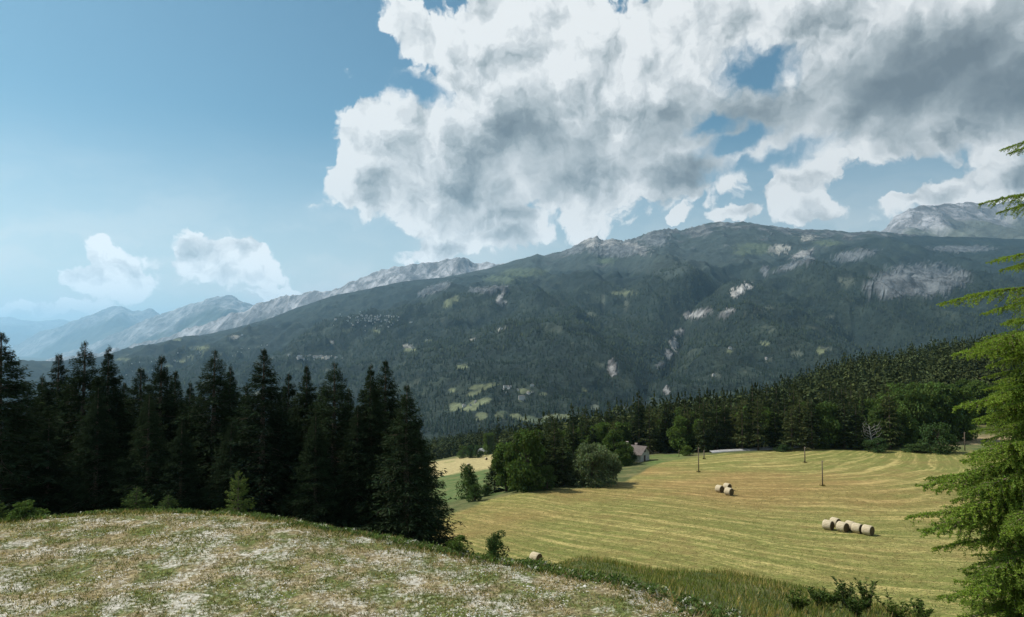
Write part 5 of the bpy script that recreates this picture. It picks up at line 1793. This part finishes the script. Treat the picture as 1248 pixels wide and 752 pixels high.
def tall_grass():
    # the uncut bank to the right of the knoll and the fringe along its rim
    n = 85000
    x = rng.uniform(-3, 34, n); y = rng.uniform(17, 50, n)
    sd = edge_sd(x, y)
    u = 624 + FPX * x / y
    jag = fbm(x / 1.8, y / 1.8, 3, 14)
    k = (sd + jag * .8 > .5) & (sd < 12.0 + jag * 2 + 7.5 * sstep(x, 6, 14)) & (u > 575 + jag * 20) & (u < 1300)
    x, y = x[k], y[k]; z = G(x, y); N = len(x)
    a = rng.uniform(0, 2 * pi, N)
    lean = rng.uniform(.1, .8, N)
    D = np.stack([np.cos(a) * lean, np.sin(a) * lean, np.ones(N)], -1); D /= np.linalg.norm(D, axis=1)[:, None]
    c = fbm(x / 2.5, y / 2.5, 4, 15)
    uu1 = 624 + FPX * x / y
    hgt = rng.uniform(.10, .38, N) * (1 + .7 * c) * (0.30 + 0.70 * sstep(uu1, 640, 800))
    V, F = blades(np.stack([x, y, z - .02], -1), D, hgt, rng.uniform(.02, .045, N), rng, tri=True)
    g = np.array([.115, .155, .045]); dry = np.array([.30, .26, .12])
    q = (rng.uniform(0, 1, N) < np.clip(.20 + c * .7, .03, .7))[:, None]
    C = np.where(q, dry, g) * rng.uniform(.55, 1.4, (N, 1))
    tag(link('tall_grass', mesh_np('tall_grass', V, F, M_GRASS, np.repeat(C, 3, 0))), 'tall uncut grass on the bank between the knoll and the field', 'grass', kind='stuff')
    # leafy weeds along the rim
    n = 2600
    t = rng.uniform(0, 1, n)
    seg = np.cumsum(np.r_[0, np.hypot(*np.diff(EDGE[3:15], axis=0).T)])
    L = t * seg[-1]
    ex = np.interp(L, seg, EDGE[3:15, 0]); ey = np.interp(L, seg, EDGE[3:15, 1])
    clump = gn(L * .9, L * 0 + 3, 5) + gn(L * 2.3, L * 0, 8) * .5
    k = clump > -.15
    ex, ey, clump = ex[k], ey[k], clump[k]
    N = len(ex)
    ox = ex + rng.normal(0, .3, N); oy = ey + rng.normal(.35, .35, N)
    z = G(ox, oy)
    m = 9
    B = np.repeat(np.stack([ox, oy, z], -1), m, 0); B[:, 2] += rng.uniform(0, .24, N * m) * np.repeat(.5 + clump, m)
    B[:, :2] += rng.normal(0, .06, (N * m, 2))
    a = rng.uniform(0, 2 * pi, N * m)
    D = np.stack([np.cos(a), np.sin(a), rng.uniform(.1, 1.2, N * m)], -1); D /= np.linalg.norm(D, axis=1)[:, None]
    V, F = blades(B, D, rng.uniform(.07, .17, N * m), rng.uniform(.04, .09, N * m), rng)
    C = np.repeat(np.repeat(rng.uniform(.6, 1.3, (N, 1)) * np.where(rng.uniform(0, 1, (N, 1)) < .08, np.array([[.40, .42, .36]]), np.array([[.085, .135, .045]])), m, 0), 4, 0)
    tag(link('rim_weeds', mesh_np('rim_weeds', V, F, M_GRASS, C)), 'leafy green weeds along the rim of the knoll', 'weeds', kind='stuff')
    # stubble tufts on the near part of the field give it a broken surface
    n = 70000
    yy = 70 * (150 / 70.) ** rng.uniform(0, 1, n)
    uu_ = rng.uniform(540, 1230, n)
    xx = (uu_ - 624) / FPX * yy
    zz = G(xx, yy)
    k = (field_inside(xx, yy) > .5) & (edge_sd(xx, yy) > 22)
    xx, yy, zz = xx[k], yy[k], zz[k]; N = len(xx)
    a = rng.uniform(0, 2 * pi, N)
    D = np.stack([np.cos(a) * .8, np.sin(a) * .8, np.full(N, .35)], -1); D /= np.linalg.norm(D, axis=1)[:, None]
    V, F = blades(np.stack([xx, yy, zz - .02], -1), D, rng.uniform(.06, .15, N), rng.uniform(.10, .25, N), rng, tri=True)
    C = np.where(rng.uniform(0, 1, (N, 1)) < .55, np.array([[.11, .125, .040]]), np.array([[.36, .30, .15]])) * rng.uniform(.6, 1.3, (N, 1))
    tag(link('stubble', mesh_np('stubble', V, F, M_GRASS, np.repeat(C, 3, 0))), 'short stubble and cut grass lying on the hay field', 'stubble', kind='stuff')


turf()
tall_grass()


# tall weeds standing on the bank
def weed(u, vt, y, label, seed, wide=1.0):
    r = np.random.default_rng(seed)
    s, t_ = ray(u, vt); x = s * y; z = gz(x, y)
    H = t_ * y - z
    t = thing('weed_plant', label, 'plant', (x, y, z), 0, None)
    mb = MB(); B, D = [], []
    for k in range(9):
        a = r.uniform(0, 2 * pi); l = r.uniform(.1, .38) * wide; h = H * r.uniform(.6, 1.0)
        p = [(0.1 * math.cos(a), 0.1 * math.sin(a), -.05), (l * .5 * math.cos(a), l * .5 * math.sin(a), h * .5), (l * math.cos(a), l * math.sin(a), h)]
        mb.tube(p, [.014, .01, .004], 4)
        for j in range(70):
            q = r.uniform(.08, 1)
            B.append((l * q * math.cos(a), l * q * math.sin(a), h * q)); b = r.uniform(0, 2 * pi)
            D.append((math.cos(b), math.sin(b), r.uniform(.1, .9)))
    B = np.array(B); D = np.array(D); D /= np.linalg.norm(D, axis=1)[:, None]
    V, F = blades(B, D, r.uniform(.08, .2, len(B)), r.uniform(.03, .07, len(B)), r)
    link('stem', mb.mesh('weed_stem', M_BARK), t)
    link('foliage', mesh_np('weed_leaves', V, F, M_SHRUB, np.repeat(r.uniform(.5, 1.2, (len(B), 1)) * np.ones((1, 3)), 4, 0)), t)


for i, (u, vt, y, lab, w) in enumerate([
        (1030, 706, 31, 'tallest leafy weed at the bottom of the photo, left of two close together', 1.2), (1056, 703, 31, 'slim tall weed at the bottom, right of the tallest leafy one', 1.0),
        (998, 716, 30, 'dark bushy weed left of the two tallest weeds on the bank', 2.0), (1014, 718, 31, 'low bushy weed between the dark bushy one and the tallest weed', 1.8),
        (1042, 722, 29, 'low green weed at the foot of the two tallest weeds', 1.6),
        (1092, 727, 30, 'rounded green weed bush right of the tallest weeds', 2.2), (1122, 733, 31, 'low green weed bush nearest the larch on the bank', 2.2),
        (970, 722, 28, 'small weed clump on the bank left of the dark bushy weed', 1.5)]):
    weed(u, vt, y - 3.0, lab, 50 + i, w)

# ------------------------------------------------------------------ air
hb = MB()
X0, X1, Y0, Y1, Z0, Z1 = -62000, 62000, -61000, 61500, -760, 2260
hb.box(((X0 + X1) / 2, (Y0 + Y1) / 2, (Z0 + Z1) / 2), (X1 - X0, Y1 - Y0, Z1 - Z0))
hm = bpy.data.materials.new('air_haze'); hm.use_nodes = True
T = NT(hm.node_tree); T.n.clear()
ho = T.new('ShaderNodeOutputMaterial'); pv = T.new('ShaderNodeVolumePrincipled')
pv.inputs['Color'].default_value = (0.44, 0.74, 0.98, 1)
pv.inputs['Density'].default_value = 3.2e-5
pv.inputs['Anisotropy'].default_value = 0.45
T.l.new(pv.outputs[0], ho.inputs['Volume'])
tag(link('haze', hb.mesh('haze', hm)), 'pale blue haze filling the valley air', 'haze', kind='stuff')
